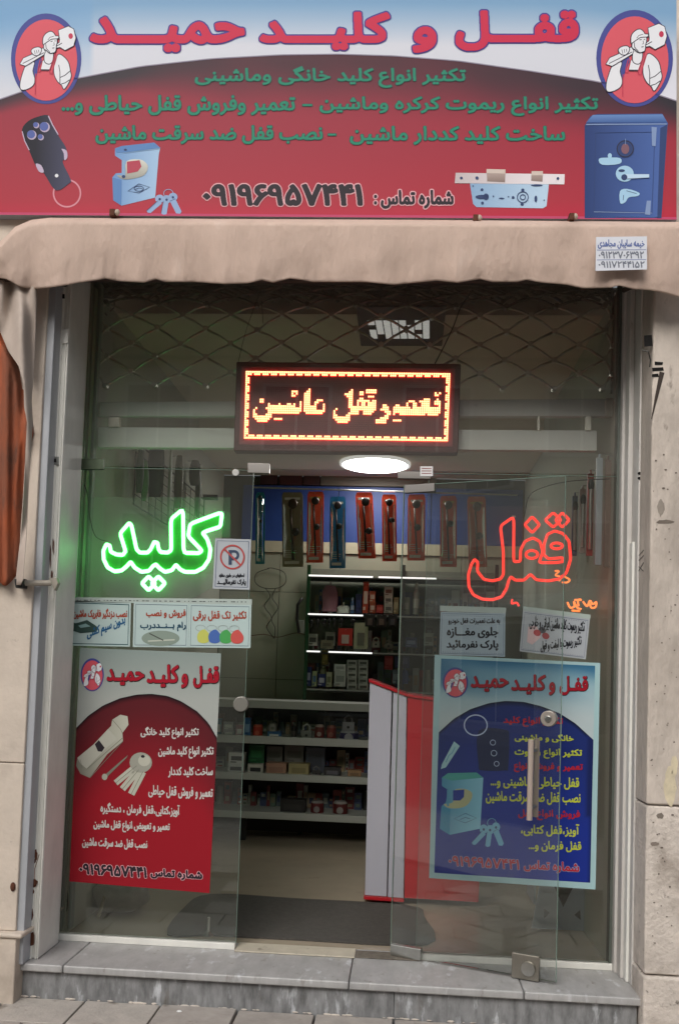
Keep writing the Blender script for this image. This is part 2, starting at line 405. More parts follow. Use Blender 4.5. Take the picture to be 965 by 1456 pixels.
# ------------------------------------------------------------ pillars
pl = thing('stone_pillar', 'smooth beige stone pillar left of the shop front', 'pillar', (XL-.6, -.2, PZG))
zl = Z(20, 1330, -.42); zj = Z(20, 1085, -.4)
MB().box(-3.6, XL, -.40, .12, zj+.002, 3.6, plL).build('stone_block', pl, bevel=.006)
MB().box(-3.6, XL, -.40, .12, zl+.012, zj-.001, plL).build('stone_block', pl, bevel=.005)
m = MB(); m.box(-3.6, X(22, 1380, -.42), -.425, .12, PZG-.2, zl-.012, plL); m.build('plinth_block', pl, bevel=.006)
m = MB(); m.box(-3.6, X(32, 1330, -.43), -.437, .12, zl-.011, zl+.011, plL); m.build('plinth_lip', pl, bevel=.009)
m = MB(); m.sphere((XL-.02, -.405, Z(48, 1262, -.4)), .012, .008, .02, rustm, 8, 6); m.tube([P(56, 1215, -.402), P(50, 1235, -.404), P(49, 1258, -.404)], .0015, rustm, 5); m.build('wire_plug', pl)
pr = thing('plaster_pillar', 'rough grey plastered pillar right of the shop front', 'pillar', (XR+.6, -.2, PZG))
z1 = Z(935, 1146, -.4); z2 = Z(935, 1388, -.4)
MB().box(XR, 3.6, -.40, .12, z1+.004, 3.6, plR).build('plaster_block', pr, bevel=.010)
MB().box(XR, 3.6, -.40, .12, z2+.004, z1-.001, plR2).build('plaster_block', pr, bevel=.010)
MB().box(XR-.004, 3.6, -.408, .12, PZG-.2, z2-.001, plR2).build('plinth_block', pr, bevel=.012)
m = MB()
for q in (((906, 477), (917, 476), (918, 492), (906, 493)), ((921, 514), (933, 515), (932, 519), (921, 519)), ((917, 523), (933, 522), (934, 527), (918, 528)), ((917, 532), (926, 531), (927, 536), (917, 536))):
    vs = [P(x+9, y, -.4015) for x, y in q][::-1]; m.add(vs, [(0, 1, 2, 3)], holem)
vs = [P(x+8, y, -.4015) for x, y in ((929, 528), (936, 530), (928, 560), (918, 596), (917, 596), (922, 566))][::-1]; m.add(vs, [list(range(6))], mat('burn_mark', '3a312b', .9))
m.build('sawn_hole', pr)
# plaster patches, cream scar and chips
m = MB()
for (cx_, cy_, rx, ry, mm) in ((952, 1118, 9, 26, 'd0c4a8'), (958, 1090, 5, 16, 'd0c4a8'), (938, 1160, 5, 4, '7d746a'), (945, 742, 12, 3, '6f655c'), (939, 722, 5, 12, '8f867c'), (930, 1200, 6, 3, '857a70')):
    pts = [(x+random.uniform(-.18, .18)*rx, y+random.uniform(-.18, .18)*ry) for x, y in ell(cx_, cy_, rx, ry, 14)]
    flat(m, pts, mat('scar_'+mm, mm, .9, noise=.2, scale=20), -.4012 if cy_ < 1146 else -.4014)
for q in range(60):
    x = random.uniform(924, 962); y = random.uniform(640, 1380); r = random.uniform(.4, 1.5)
    if 1135 < y < 1155: continue
    flat(m, ell(x, y, r*random.uniform(.7, 1.8), r, 6), mat('pit', '6b6159', .95), -.4024)
m.build('plaster_scars', pr)
m = MB(); m.tube([P(912, 498, -.41), P(921, 500, -.42), P(924, 512, -.41), P(923, 522, -.405)], .003, blackm, 6); m.build('cut_cable_end', pr)
uw = MB().box(-3.6, 3.6, -.30, .12, 3.601, 8.5, plL).build('upper_wall'); tag(uw, 'plain stone facade above the shop sign', 'wall')
lt = MB().box(XL+.003, XR-.003, -.10, .12, 3.24, 3.6, mat('lintel_steel', '3b3833', .7, noise=.2)).build('lintel'); tag(lt, 'dark lintel behind the awning above the glass front', 'lintel')
# cement line joints seen on the right pillar reveal: vertical smears (ink scribbles)
m = MB()
for (ax, ay, bx, by) in ((908, 782, 912, 790), (910, 800, 913, 812), (908, 812, 914, 806), (912, 790, 908, 797)):
    pa = P(ax+3, ay, -.3); pb = P(bx+3, by, -.22)
    m.cyl((XR-.001, pa.y, pa.z), (XR-.001, pb.y, pb.z), .0015, blackm, 5)
m.build('pen_scribble', pr)

# ------------------------------------------------------------ shopfront frame
fr = thing('shopfront_frame', 'white painted steel frame round the glass shop front', 'frame', (0, 0, 0))
def vbox(name, pxa, pxb, py, Yf, Yb, z0, z1, mm, bev=.004, par=None):
    return MB().box(X(pxa, py, Yf), X(pxb, py, Yf), Yf, Yb, z0, z1, mm).build(name, par or fr, bevel=bev)
vbox('shutter_rail', 45.5, 57, 880, -.385, -.20, -.0, 3.238, greyp)
vbox('jamb', 57.2, 79, 880, -.30, -.06, 0, 3.238, wpaint, .008)
vbox('jamb_step', 79.2, 91, 880, -.14, -.0, 0, 3.238, wpaint, .006)
vbox('jamb_bead', 66, 69, 880, -.308, -.299, 0, 3.238, wpaint, .002)
for a_, b_ in ((58.2, 60), (73, 75), (76.5, 78)): vbox('jamb_bead', a_, b_, 880, -.306, -.3002, 0, 3.238, wpaint, .002)
for a_, b_ in ((81, 83), (86.5, 88)): vbox('jamb_bead', a_, b_, 880, -.147, -.1402, 0, 3.238, wpaint, .002)
vbox('glazing_stile', 91.2, 98.5, 880, -.05, .03, 0, 3.238, wpaint, .003)
vbox('inner_stile', 101, 108, 880, .03, .06, 0.02, 3.238, mat('green_grey_profile', '8d958c', .5, noise=.1), .003)
vbox('inner_stile', 111, 122, 880, .10, .14, 0.02, 3.238, mat('green_grey_profile', '8d958c'), .003)
vbox('glazing_stile', 872.5, 879, 900, -.01, .05, 0, 3.238, darkp, .003)
vbox('jamb_step', 879.2, 888, 900, -.05, .05, 0, 3.238, wpaintR, .005)
vbox('jamb', 888.3, 896, 900, -.12, .03, 0, 3.238, wpaintR, .005)
vbox('jamb_step', 896.2, 903.5, 900, -.17, -.0, 0, Z(900, 770, -.17), wpaint, .004)
vbox('shutter_rail', 903.8, 911, 900, -.22, -.0, 0, 3.238, wpaintR, .006)
# rust holes, lock slots on left jamb
for (x, y, rx, ry) in ((49.5, 1216, 2.2, 8), (47, 1225, 3, 3), (47.5, 1255, 4, 7), (45, 1268, 2, 4), (43, 1300, 2.5, 8), (43, 1334, 5, 9), (70, 792, 1.2, 16), (74, 775, 1.0, 12), (72, 820, 1.2, 10)):
    m = MB(); flat(m, [(a+random.uniform(-.3, .3)*rx, b+random.uniform(-.3, .3)*ry) for a, b in ell(x+2, y, rx, ry, 12)], rustm, -.3095); m.build('rust_patch', fr)
m = MB(); m.hexa([P(84, 467, -.31), P(97, 467, -.31), P(97, 487, -.31), P(86, 489, -.31)], .02, wpaint); m.build('lock_keep', fr, bevel=.002)
m = MB(); m.hexa([P(73, 649, -.31), P(84, 649, -.31), P(84, 661, -.31), P(73, 661, -.31)], .02, chrome); m.build('lock_keep', fr, bevel=.002)
m = MB(); m.hexa([P(76, 652, -.313), P(80, 652, -.313), P(80, 657, -.313), P(76, 657, -.313)], .002, holem); m.build('lock_slot', fr)
m = MB(); m.hexa([P(85, 418, -.312), P(92, 418, -.312), P(92, 424, -.312), P(85, 424, -.312)], .004, holem); m.build('lock_slot', fr)
m = MB(); m.cyl(P(93.2, 662, -.16), P(90.5, 742, -.16), .004, darkp, 6); m.build('slot_groove', fr)
m = MB()
for (x, y) in ((908.5, 673), (908.5, 680)): flat(m, ell(x, y, 3, 2.2, 8), holem, -.2215)
m.build('screw_hole', fr)
# bottom channels, transom edges
zb = .030
m = MB().box(X(68, 1326, 0), X(335, 1345, 0), -.022, .022, 0, zb, wpaint); m.build('sill_channel', fr, bevel=.003)
m = MB().box(X(597, 1362, 0), X(873, 1385, 0), -.022, .022, 0, zb, wpaint); m.build('sill_channel', fr, bevel=.003)
m = MB().box(X(336, 1345, 0), X(505, 1352, 0), -.05, .08, 0.001, .008, cream); m.build('threshold_strip', fr, bevel=.002)
m = MB().box(X(506, 1345, 0), X(596, 1352, 0), -.04, .06, 0.001, .006, mat('worn_cement', '6e675d', .9, noise=.4, scale=25, bump=.4)); m.build('threshold_strip', fr, bevel=.002)

# ------------------------------------------------------------ glass
ZT = Z(350, 668, 0)
GX0, GXL, GXR, GX1 = X(98.5, 880, 0), X(348, 1000, 0), X(601, 1000, 0), X(872, 900, 0)
def pane(name, label, x0, x1, z0, z1, gm, Yc=0, edges='', t=.010):
    th_ = thing(name, label, 'glass pane', ((x0+x1)/2, Yc, z0))
    MB().box(x0, x1, Yc-t/2, Yc+t/2, z0, z1, gm).build('glass_sheet', th_)
    m = MB(); e = .0025; k = .0005
    if 'l' in edges: m.box(x0-e, x0-k, Yc-t/2, Yc+t/2, z0, z1, gedge)
    if 'r' in edges: m.box(x1+k, x1+e, Yc-t/2, Yc+t/2, z0, z1, gedge)
    if 't' in edges: m.box(x0, x1, Yc-t/2, Yc+t/2, z1+k, z1+e, gedge)
    if 'b' in edges: m.box(x0, x1, Yc-t/2, Yc+t/2, z0-e, z0-k, gedge)
    if m.v: m.build('polished_edge', th_)
    return th_
gl = pane('fixed_glass_pane', 'clear glass pane left of the doorway, behind the red poster', GX0, GXL, zb, ZT-.004, glassM, edges='rt')
gr = pane('fixed_glass_pane', 'clear glass pane right of the doorway, carrying the blue poster', GXR, GX1, zb, ZT-.004, glassM, edges='lt')
tp = pane('transom_pane', 'wide glass transom above the doorway and LED display', GX0, GX1, ZT+.006, 3.235, glassT, edges='')
m = MB().hexa([P(93, 652, -.012), P(147, 652, -.012), P(147, 667, -.012), P(93, 667, -.012)], .024, mat('patch_green', '66745f', .4, metal=.6)); m.build('patch_fitting', tp, bevel=.002)
for q in ((352, 658, 383, 672), (565, 670, 612, 680)):
    m = MB().hexa([P(q[0], q[1], -.012), P(q[2], q[1]+1, -.012), P(q[2], q[3]+1, -.012), P(q[0], q[3], -.012)], .024, mat('patch_metal', '8c8884', .35, metal=.7)); m.build('patch_fitting', tp, bevel=.002)
m = MB(); m.add([P(597, 663, -.0135), P(615, 663, -.0135), P(615, 677, -.0135), P(597, 677, -.0135)][::-1], [(0, 1, 2, 3)], mat('label_white', 'dadada', .7))
for k in range(3): line(m, [(599, 666+3.6*k), (613, 666+3.6*k)], 1.0, mat('label_ink', '8a4040', .7), -.0142)
m.build('sticker', tp)
m = MB(); m.cyl(P(335, 672, -.02), P(335, 672, .02), .017, mat('white_knob', 'd6d6d2', .3), 16); m.build('glass_connector', tp, bevel=.004)
# ring lock on the left pane
m = MB(); m.cyl((P(343, 1001, 0).x-.0, -.02, P(343, 1001, 0).z), (P(343, 1001, 0).x, .02, P(343, 1001, 0).z), .037, mat('lock_disc_grey', '85837c', .35, metal=.4), 28); m.build('lock_disc', gl, bevel=.006)
m = MB(); c = P(296, 1330, .05); m.cyl(c, c+Vector((0, 0, .085)), .007, chrome, 10); m.cyl(c-Vector((0, 0, .0)), c+Vector((0, 0, .02)), .028, chrome, 12, r2=.01); m.build('floor_bolt', gl)
# open door leaf folded outwards in front of the right pane
H0 = Vector((X(566, 1000, .02), .02, 0)); H1f = P(797, 1000, -.26); H1 = Vector((H1f.x, H1f.y, 0))
dv = (H1-H0).normalized(); nv = Vector((dv.y, -dv.x, 0)); LEN = (H1-H0).length
door = thing('glass_door', 'frameless glass door leaf swung open outwards over the right pane', 'door', (H0.x, H0.y, .012))
def dpt(u, z, o=0): return H0+dv*u+nv*o+Vector((0, 0, z))
def dbox(u0, u1, z0, z1, o0, o1, mm, name, bev=0, par=None):
    m = MB(); vs = [dpt(u, z, o) for z in (z0, z1) for o in (o0, o1) for u in (u0, u1)]
    m.add(vs, [(0, 1, 3, 2), (4, 6, 7, 5), (0, 4, 5, 1), (2, 3, 7, 6), (0, 2, 6, 4), (1, 5, 7, 3)], mm); return m.build(name, par or door, bevel=bev)
ZD = Z(566, 690, 0)
dbox(0, LEN, .014, ZD, -.005, .005, glassD, 'glass_sheet')
dbox(LEN+.0005, LEN+.003, .014, ZD, -.005, .005, gedge, 'polished_edge'); dbox(-.003, -.0005, .014, ZD, -.005, .005, gedge, 'polished_edge')
dbox(0, LEN, ZD+.0005, ZD+.003, -.005, .005, gedge, 'polished_edge')
pm = mat('patch_metal', '8c8884')
dbox(0.005, .155, ZD-.035, ZD+.004, -.013, .013, pm, 'hinge_patch', .002)
dbox(0.0, .15, .006, .058, -.014, .014, chrome, 'hinge_patch', .003)
dbox(LEN-.19, LEN-.07, .004, .112, -.014, .014, mat('lock_patch_metal', '8f8a80', .4, metal=.8, noise=.15), 'lock_patch', .003)
m = MB(); c = dpt(LEN-.115, .055, 0); m.cyl(c-nv*.02, c+nv*.026, .036, chrome, 20, r2=.03); m.build('lock_ring', door)
m = MB(); c = dpt(LEN-.05, 0, 0); cz = Z(787, 1022, -.25); c.z = cz
m.cyl(c-nv*.018, c+nv*.022, .035, mat('bronze_disc', 'a89f96', .35, metal=.5), 24); m.cyl(c+nv*.022, c+nv*.03, .015, chrome, 12); m.build('lock_disc', door, bevel=.004)
zt_, zb_ = Z(770, 1052, -.25), Z(770, 1166, -.25)
m = MB()
for sgn in (-1, 1):
    a = dpt(LEN-.115, zt_, sgn*.055); b = dpt(LEN-.115, zb_, sgn*.055); m.cyl(a, b, .0125, mat('handle_steel', 'cdbcb0', .35, metal=.5), 14)
    for z in (zt_-.05, zb_+.05): m.cyl(dpt(LEN-.115, z, 0), dpt(LEN-.115, z, sgn*.055), .008, chrome, 10)
m.build('handle', door, bevel=.001)

# ------------------------------------------------------------ posters and notices (inside face of the glass, print showing outwards)
redL = [(0, 921)]
def quadsheet(name, label, cat, q, mm, Y, t=.0008, parent=None):
    m = MB(); m.hexa([P(x, y, Y) for x, y in q], t, mm)
    o = m.build(name, parent)
    if label: tag(o, label, cat)
    return o
def reparent_print(m, name, par, kind=None):
    o = m.build(name, par); return tag(o, kind=kind)
EMB = {}
def emblem(parent, ox, oy, sx, sy, Y, simple=False):
    """round emblem of a capped workman shouldering a big key"""
    f = lambda pts: [(ox+(x-55)*sx, oy+(y-30)*sy) for x, y in pts]
    navy = mat('print_navy', '454a8c', .5); red = mat('print_emblem_red', 'cf5763', .5); wh = mat('print_white', 'dcdde2', .5); dk = mat('print_dark', '3d3a47', .5); rd2 = mat('print_red2', 'b93a55', .5)
    e = MB(); flat(e, f(ell(475, 550, 420, 520, 48)), navy, Y); eo = e.build('emblem', parent)
    e = MB(); flat(e, f(ell(476, 565, 369, 466, 48)), red, Y-.001); e.build('emblem_field', eo)
    L = max(sx, sy)
    fig = MB(); k = [0]
    def shp(pts, mm=wh, ol=10, smooth=True, n=4):
        q = cr(pts, n) if smooth else pts
        k[0] += 1
        if ol: line(fig, f(q), ol*2*sx, dk, Y-.002-.00012*k[0], True)
        flat(fig, f(q), mm, Y-.0021-.00012*k[0])
    def ln(pts, wd=9, mm=dk): k[0] += 1; line(fig, f(pts), wd*sx, mm, Y-.0022-.00012*k[0])
    shp([(330, 600), (385, 530), (420, 560), (395, 640), (370, 700), (345, 780), (320, 760), (312, 700)], navy, 0)
    shp([(240, 630), (330, 590), (312, 690), (335, 780), (320, 850), (250, 895), (178, 900), (168, 830), (200, 710)])
    shp([(620, 505), (690, 535), (740, 600), (760, 690), (770, 750), (740, 825), (690, 895), (662, 850), (612, 805), (575, 725), (575, 620)])
    ln([(625, 620), (640, 700), (640, 830)]); ln([(640, 765), (700, 740), (760, 690)]); ln([(655, 840), (705, 825), (755, 790)])
    shp([(425, 585), (450, 565), (475, 600), (525, 605), (560, 560), (520, 672), (415, 670)], wh, 8, False)
    shp([(465, 440), (480, 462), (520, 484), (555, 480), (552, 560), (525, 604), (480, 600), (455, 560)])
    ln([(405, 560), (382, 650), (375, 700), (400, 705), (410, 660), (430, 580)], 10, rd2); ln([(585, 490), (545, 600), (515, 680), (520, 720), (545, 725), (560, 660), (610, 500)], 10, rd2)
    ln([(350, 720), (345, 850), (345, 960)], 9, rd2); ln([(412, 682), (512, 684)], 8)
    shp([(165, 610), (205, 545), (300, 505), (330, 480), (440, 430), (462, 470), (450, 500), (230, 630)], wh, 9, False)
    ln([(195, 605), (450, 480)], 8)
    shp([(625, 225), (740, 180), (800, 210), (825, 310), (800, 400), (700, 450), (640, 415), (590, 425), (592, 395), (635, 365), (640, 330)], wh, 9, False)
    ln([(600, 405), (665, 370)], 9)
    k[0] += 1; flat(fig, f(ell(768, 290, 27, 33, 14)), rd2, Y-.0022-.00012*k[0])
    shp([(300, 460), (330, 430), (385, 420), (415, 440), (405, 480), (370, 510), (325, 500)])
    for q in ((335, 455, 345, 500), (360, 450, 368, 490), (385, 448, 390, 480)): ln([q[:2], q[2:]], 6)
    shp([(460, 375), (500, 345), (590, 320), (602, 360), (592, 400), (588, 440), (575, 472), (520, 482), (480, 452), (450, 430)])
    shp([(440, 380), (443, 310), (478, 262), (530, 240), (567, 262), (585, 290), (620, 295), (612, 315), (540, 322), (500, 345), (455, 375)])
    ln([(497, 335), (520, 305), (570, 290)], 6); ln([(528, 352), (552, 348)], 9); ln([(575, 347), (590, 345)], 8); ln([(568, 360), (572, 392), (556, 396)], 6); ln([(548, 428), (574, 424)], 8)
    ln([(470, 380), (476, 430), (520, 478)], 7)
    fig.build('workman_figure', eo)

# --- sign board
SY = -.45
sign = thing('shop_sign', 'large printed sign board with red title and phone number above the awning', 'sign', (0, SY, Z(480, 308, SY)))
STL, STR, SBR, SBL = (-12, -2), (961, -3), (961.5, 312), (-12, 305)
m = MB(); m.hexa([P(*q, SY+.003) for q in (STL, STR, SBR, SBL)], .12, mat('sign_edge', '8a8f98', .5)); m.build('sign_box', sign)
ARCH = [(-12, 145), (0, 142), (25, 133), (60, 122), (115, 111), (200, 95), (300, 84), (400, 78.5), (480, 77.5), (560, 80), (650, 87), (750, 101), (840, 115), (880, 123), (937, 136), (961, 144)]
def bot(x): return 305+(x+12)/973*7
def topy(x): return -2-.001*x
vmat('sign_print', .45)
def skyc(x, y):
    t = y/75.0; edge = max(0, 1-x/170.0)+max(0, (x-760)/230.0)
    base = mixc((118, 156, 190), (204, 206, 215), (t-.05)*1.25-edge*.35)
    if x < 130: base = mixc(base, (108, 155, 198), .5*max(0, 1-abs(y-40)/90))
    if x > 840: base = mixc(base, (215, 214, 224), max(0, (y-90)/50))
    return base
def redc(x, y):
    d = y-interp(ARCH, x); wdt = interp([(0, 24), (200, 45), (330, 85), (480, 95), (640, 95), (760, 90), (880, 90), (961, 60)], x)
    dark = mixc((48, 44, 52), (84, 40, 50), interp([(0, .1), (150, .0), (330, .6), (480, .8), (640, .75), (780, .35), (961, .0)], x))
    base = mixc((146, 46, 62), (168, 50, 64), (y-150)/150)
    if y > 285: base = mixc(base, (178, 44, 66), (y-285)/25)
    t = d/wdt; t = t*t*(3-2*t) if t < 1 else 1
    n = .06*math.sin(x*.021+y*.013)+.05*math.sin(x*.05-y*.04)
    return mixc(dark, base, t+n*(1-t))
xs = list(np.linspace(-12, 961, 120))
m = MB(); cgrid(m, xs, lambda x: (topy(x), interp(ARCH, x)), 14, skyc, MATS['sign_print'], SY); m.build('sky_print', sign)
m = MB(); cgrid(m, xs, lambda x: (interp(ARCH, x), bot(x)), 44, redc, MATS['sign_print'], SY); m.build('red_print', sign)
m = MB(); line(m, [(x, interp(ARCH, x)-.6) for x in np.linspace(-12, 961, 90)], 1.6, mat('print_lilac', '8d8596', .5), SY-.001); m.build('arch_line', sign)
m = MB(); line(m, [(-12, 303.5), (961, 310.5)], 3.5, mat('print_magenta', 'b8496b', .5), SY-.001); m.build('bottom_stripe', sign)
navyT = mat('title_navy', '4b3f86', .5); redT = mat('title_red', 'c22f4c', .5)
TT = [('قفـــل', 645, 13, 824, 74), ('و', 584, 36, 622, 77), ('کلیـــد', 367, 15, 556, 73), ('حمیـــد', 126, 22, 350, 76)]
for t, x0, y0, x1, y1 in TT:
    m = MB(); text(m, t, x0+1.5, y0+1.5, x1-1.5, y1-1.5, navyT, SY, 0, (2.9, 3.1), 2.0, lift=.0015)
    text(m, t, x0+1.5, y0+1.5, x1-1.5, y1-1.5, redT, SY, 0, (2.9, 3.1), 0, lift=.0025); m.build('title_lettering', sign)
grn = mat('print_green', '2a8268', .5); grd = mat('print_green_edge', '3c4f50', .5)
for t, x0, y0, x1, y1 in (('تکثیر انواع کلید خانگی وماشینی', 277, 94, 662, 125), ('تکثیر انواع ریموت کرکره وماشین', 454, 137, 850, 165), ('–', 430, 148, 444, 151), ('تعمیر وفروش قفل حیاطی و...', 88, 135, 420, 164),
        ('ساخت کلید کددار ماشین', 497, 179, 803, 206), ('–', 466, 190, 478, 193), ('نصب قفل ضد سرقت ماشین', 136, 178, 459, 205)):
    b = (.9, .8) if len(t) > 1 else (.5, .5)
    m = MB(); text(m, t, x0, y0, x1, y1, grd, SY, 0, b, .9, lift=.0015); text(m, t, x0, y0, x1, y1, grn, SY, 0, b, 0, lift=.0022); m.build('service_lettering', sign)
blk = mat('print_black', '2f2a30', .5); pkw = mat('print_pale_pink', 'd9a6ad', .5)
for t, x0, y0, x1, y1, b, nm in (('شماره تماس :', 531, 270, 645, 297, (1.3, 1.2), 'phone_caption'), ('۰۹۱۹۶۹۵۷۴۴۱', 288, 261, 516, 293, (2.1, 1.6), 'phone_number')):
    m = MB(); text(m, t, x0, y0, x1, y1, pkw, SY, 0, b, 1.5, lift=.0015); text(m, t, x0, y0, x1, y1, blk, SY, 0, b, 0, lift=.0022); m.build(nm, sign)
emblem(sign, 847, 14, 109/840, 138/1040, SY-.001); emblem(sign, 16, 19, 100/840, 129/1040, SY-.001)
# car remote print
f = mp(20, 150, 3.86)
kd = matg('print_key_black', '22222c', '45465c', X(50, 230, -.45), X(95, 230, -.45), 'X'); kl = mat('print_silver', 'b9a9bf', .5); kb_ = mat('print_blue_button', '5663a0', .5); pk = mat('print_pink', 'cf8b98', .5)
m = MB(); Yp = SY-.001
line(m, f(ell(292, 482, 74, 74, 40)), 2.2, pk, Yp, True)
flat(m, f(cr([(45, 130), (80, 85), (130, 62), (185, 52), (207, 90), (245, 165), (288, 235), (285, 290), (268, 312), (312, 405), (300, 430), (230, 466), (165, 372), (130, 350), (85, 250), (60, 190)], 3)), kd, Yp-.0006)
line(m, f([(46, 142), (60, 195), (85, 245)]), 1.3, kl, Yp-.0012); line(m, f([(190, 57), (212, 105), (244, 160)]), 1.6, kl, Yp-.0012)
flat(m, f(cr([(120, 320), (150, 328), (165, 366), (138, 362)], 3)), kl, Yp-.0013); flat(m, f(cr([(262, 238), (290, 248), (294, 285), (278, 300), (274, 262)], 3)), kl, Yp-.0013)
for x, y, r in ((97, 160, 26), (168, 117, 28), (122, 107, 16), (147, 173, 16)): flat(m, f(ell(x+2, y+2, r, r, 16)), kl, Yp-.0013); flat(m, f(ell(x-2, y-2, r*.86, r*.86, 16)), kb_, Yp-.0018)
flat(m, f(ell(235, 385, 10, 10, 12)), mat('print_white', 'dcdde2'), Yp-.0018); m.build('car_remote_print', sign)
lb = matg('print_light_blue', '6d93c2', 'a3c0dc', X(160, 250, -.45), X(228, 250, -.45), 'X'); lb2 = mat('print_mid_blue', '5b82b5', .5); lb3 = matg('print_pale_blue', '86a6c6', 'b8d0e4', X(668, 280, -.45), X(790, 280, -.45), 'X'); rb = mat('print_sign_red', 'ae4657', .5); db = mat('print_dark_blue', '36456b', .5); sl = matg('print_beige_silver', '8e8d86', 'cfcfc4', Z(190, 258, -.45), Z(190, 228, -.45))
m = MB()
flat(m, f([(555, 235), (592, 222), (770, 203), (803, 232), (795, 270), (775, 505), (590, 550), (545, 520), (540, 395), (560, 372), (592, 370), (592, 300), (555, 275)]), lb, Yp)
flat(m, f([(540, 395), (592, 408), (590, 550), (545, 520)]), lb2, Yp-.0006); flat(m, f([(555, 235), (592, 222), (770, 203), (803, 232), (610, 258), (560, 258)]), lb2, Yp-.0006)
line(m, f([(598, 262), (800, 236)]), .8, lb3, Yp-.0011)
flat(m, f(cr([(618, 306), (690, 296), (728, 318), (735, 345), (715, 382), (660, 400), (600, 405), (565, 382), (610, 380)], 3)), sl, Yp-.0012)
flat(m, f([(620, 308), (690, 300), (700, 335), (680, 362), (622, 374)]), rb, Yp-.0018); flat(m, f([(594, 300), (610, 300), (612, 392), (594, 392)]), lb3, Yp-.0018)
line(m, f([(625, 470), (685, 430), (745, 448), (688, 480)]), .9, db, Yp-.0012, True); line(m, f(ell(686, 456, 26, 14, 16)), .9, db, Yp-.0012, True); line(m, f([(662, 462), (686, 452), (708, 458)]), .8, db, Yp-.0013)
flat(m, f(ell(612, 243, 9, 6, 10)), db, Yp-.0012); flat(m, f(ell(602, 390, 10, 9, 10)), db, Yp-.0022); m.build('padlock_print', sign)
def keys(m, f, c1, c2, Yk, s=1.0):
    for i, (hd, q) in enumerate((((800, 512), [(728, 578), (790, 522), (812, 538), (750, 590), (735, 588)]), ((838, 515), [(808, 592), (820, 525), (850, 525), (838, 596), (820, 600)]), ((873, 502), [(856, 525), (886, 512), (920, 582), (912, 594), (890, 592)]))):
        flat(m, f(q), c1, Yk-.0002*i); flat(m, f(ell(*hd, 25, 23, 14)), c1, Yk-.0001-.0002*i); flat(m, f(ell(hd[0], hd[1]+2, 7, 7, 8)), c2, Yk-.001); line(m, f([q[1], q[0]]), .6, c2, Yk-.0011)
    line(m, f(ell(848, 482, 26, 22, 16)), .8, c1, Yk-.001, True)
m = MB(); keys(m, f, mat('print_key_blue', '8ea7cb', .5), db, Yp); m.build('keys_print', sign)
# mortise lock and safe prints
f = mp(640, 150, 2.97)
m = MB(); fp = matg('print_faceplate', 'bdb2b4', 'ddd6da', X(650, 255, -.45), X(760, 255, -.45), 'X'); tan = matg('print_tan', '7e6c66', 'b9a8a0', Z(700, 262, -.45), Z(700, 240, -.45)); tan2 = mat('print_tan_light', 'c9bab0', .5)
flat(m, f([(82, 328), (415, 333), (405, 425), (390, 434), (110, 429), (95, 415)]), lb3, Yp)
flat(m, f([(22, 284), (482, 290), (480, 333), (18, 328)]), fp, Yp-.0006)
for q in (((152, 268), (232, 270), (230, 324), (155, 320)), ((342, 277), (390, 277), (388, 322), (340, 318))):
    flat(m, f(list(q)), tan, Yp-.0012); flat(m, f([q[0], q[1], (q[1][0], q[1][1]+18), (q[0][0], q[0][1]+18)]), tan2, Yp-.0017)
for x, y, rx, ry in ((46, 306, 6, 6), (112, 306, 7, 7), (453, 308, 6, 6), (133, 386, 28, 9), (150, 385, 12, 14), (133, 355, 6, 6), (135, 412, 6, 6), (216, 392, 12, 3), (264, 388, 6, 6), (305, 357, 7, 7), (302, 417, 7, 6), (360, 394, 6, 14), (181, 383, 3, 3), (95, 340, 3, 3), (395, 400, 3, 3), (245, 385, 3, 3), (364, 337, 25, 4)): flat(m, f(ell(x, y, rx, ry, 12)), db, Yp-.0018)
line(m, f(ell(305, 387, 23, 23, 20)), 1.3, db, Yp-.0018, True); line(m, f(ell(305, 387, 11, 11, 14)), 1.2, db, Yp-.0018, True); m.build('mortise_lock_print', sign)
m = MB(); sf = matg('print_safe', '2c3f70', '4a64a0', X(832, 240, -.45), X(935, 240, -.45), 'X'); sf2 = matg('print_safe_top', '3c5890', '6788bc', Z(880, 176, -.45), Z(880, 163, -.45)); sf3 = mat('print_safe_line', '7f93b8', .5); sfd = mat('print_safe_dark', '34446f', .5)
flat(m, f([(566, 85), (590, 45), (620, 36), (893, 35), (917, 75), (915, 90), (890, 476), (566, 476)]), sf, Yp)
flat(m, f([(572, 72), (600, 40), (895, 38), (915, 72)]), sf2, Yp-.0006); flat(m, f([(885, 95), (915, 80), (890, 476), (872, 476)]), sfd, Yp-.0006)
line(m, f([(572, 80), (912, 78)]), 1.6, sf3, Yp-.0011); line(m, f([(612, 115), (862, 112), (850, 452), (605, 447)]), .9, sfd, Yp-.0011, True); line(m, f([(605, 449), (850, 454)]), .9, sf3, Yp-.0013)
for q in ([(848, 90), (870, 92), (865, 172), (850, 170)], [(828, 402), (846, 402), (842, 462), (820, 460)]): flat(m, f(q), sf3, Yp-.0016)
flat(m, f(ell(737, 183, 38, 38, 20)), sfd, Yp-.0013); line(m, f(ell(737, 183, 34, 34, 24)), .9, mat('print_black', '2f2a30'), Yp-.0017, True); flat(m, f(ell(737, 183, 17, 22, 12)), mat('print_brown', '7a5a66', .5), Yp-.0018); line(m, f([(738, 140), (738, 165)]), .7, sf3, Yp-.002)
pa = mat('print_pale_handle', '9fc4dd', .5)
flat(m, f(cr([(626, 225), (660, 220), (715, 222), (714, 246), (640, 250)], 3)), pa, Yp-.0016); flat(m, f(ell(672, 212, 9, 11, 10)), pa, Yp-.0018)
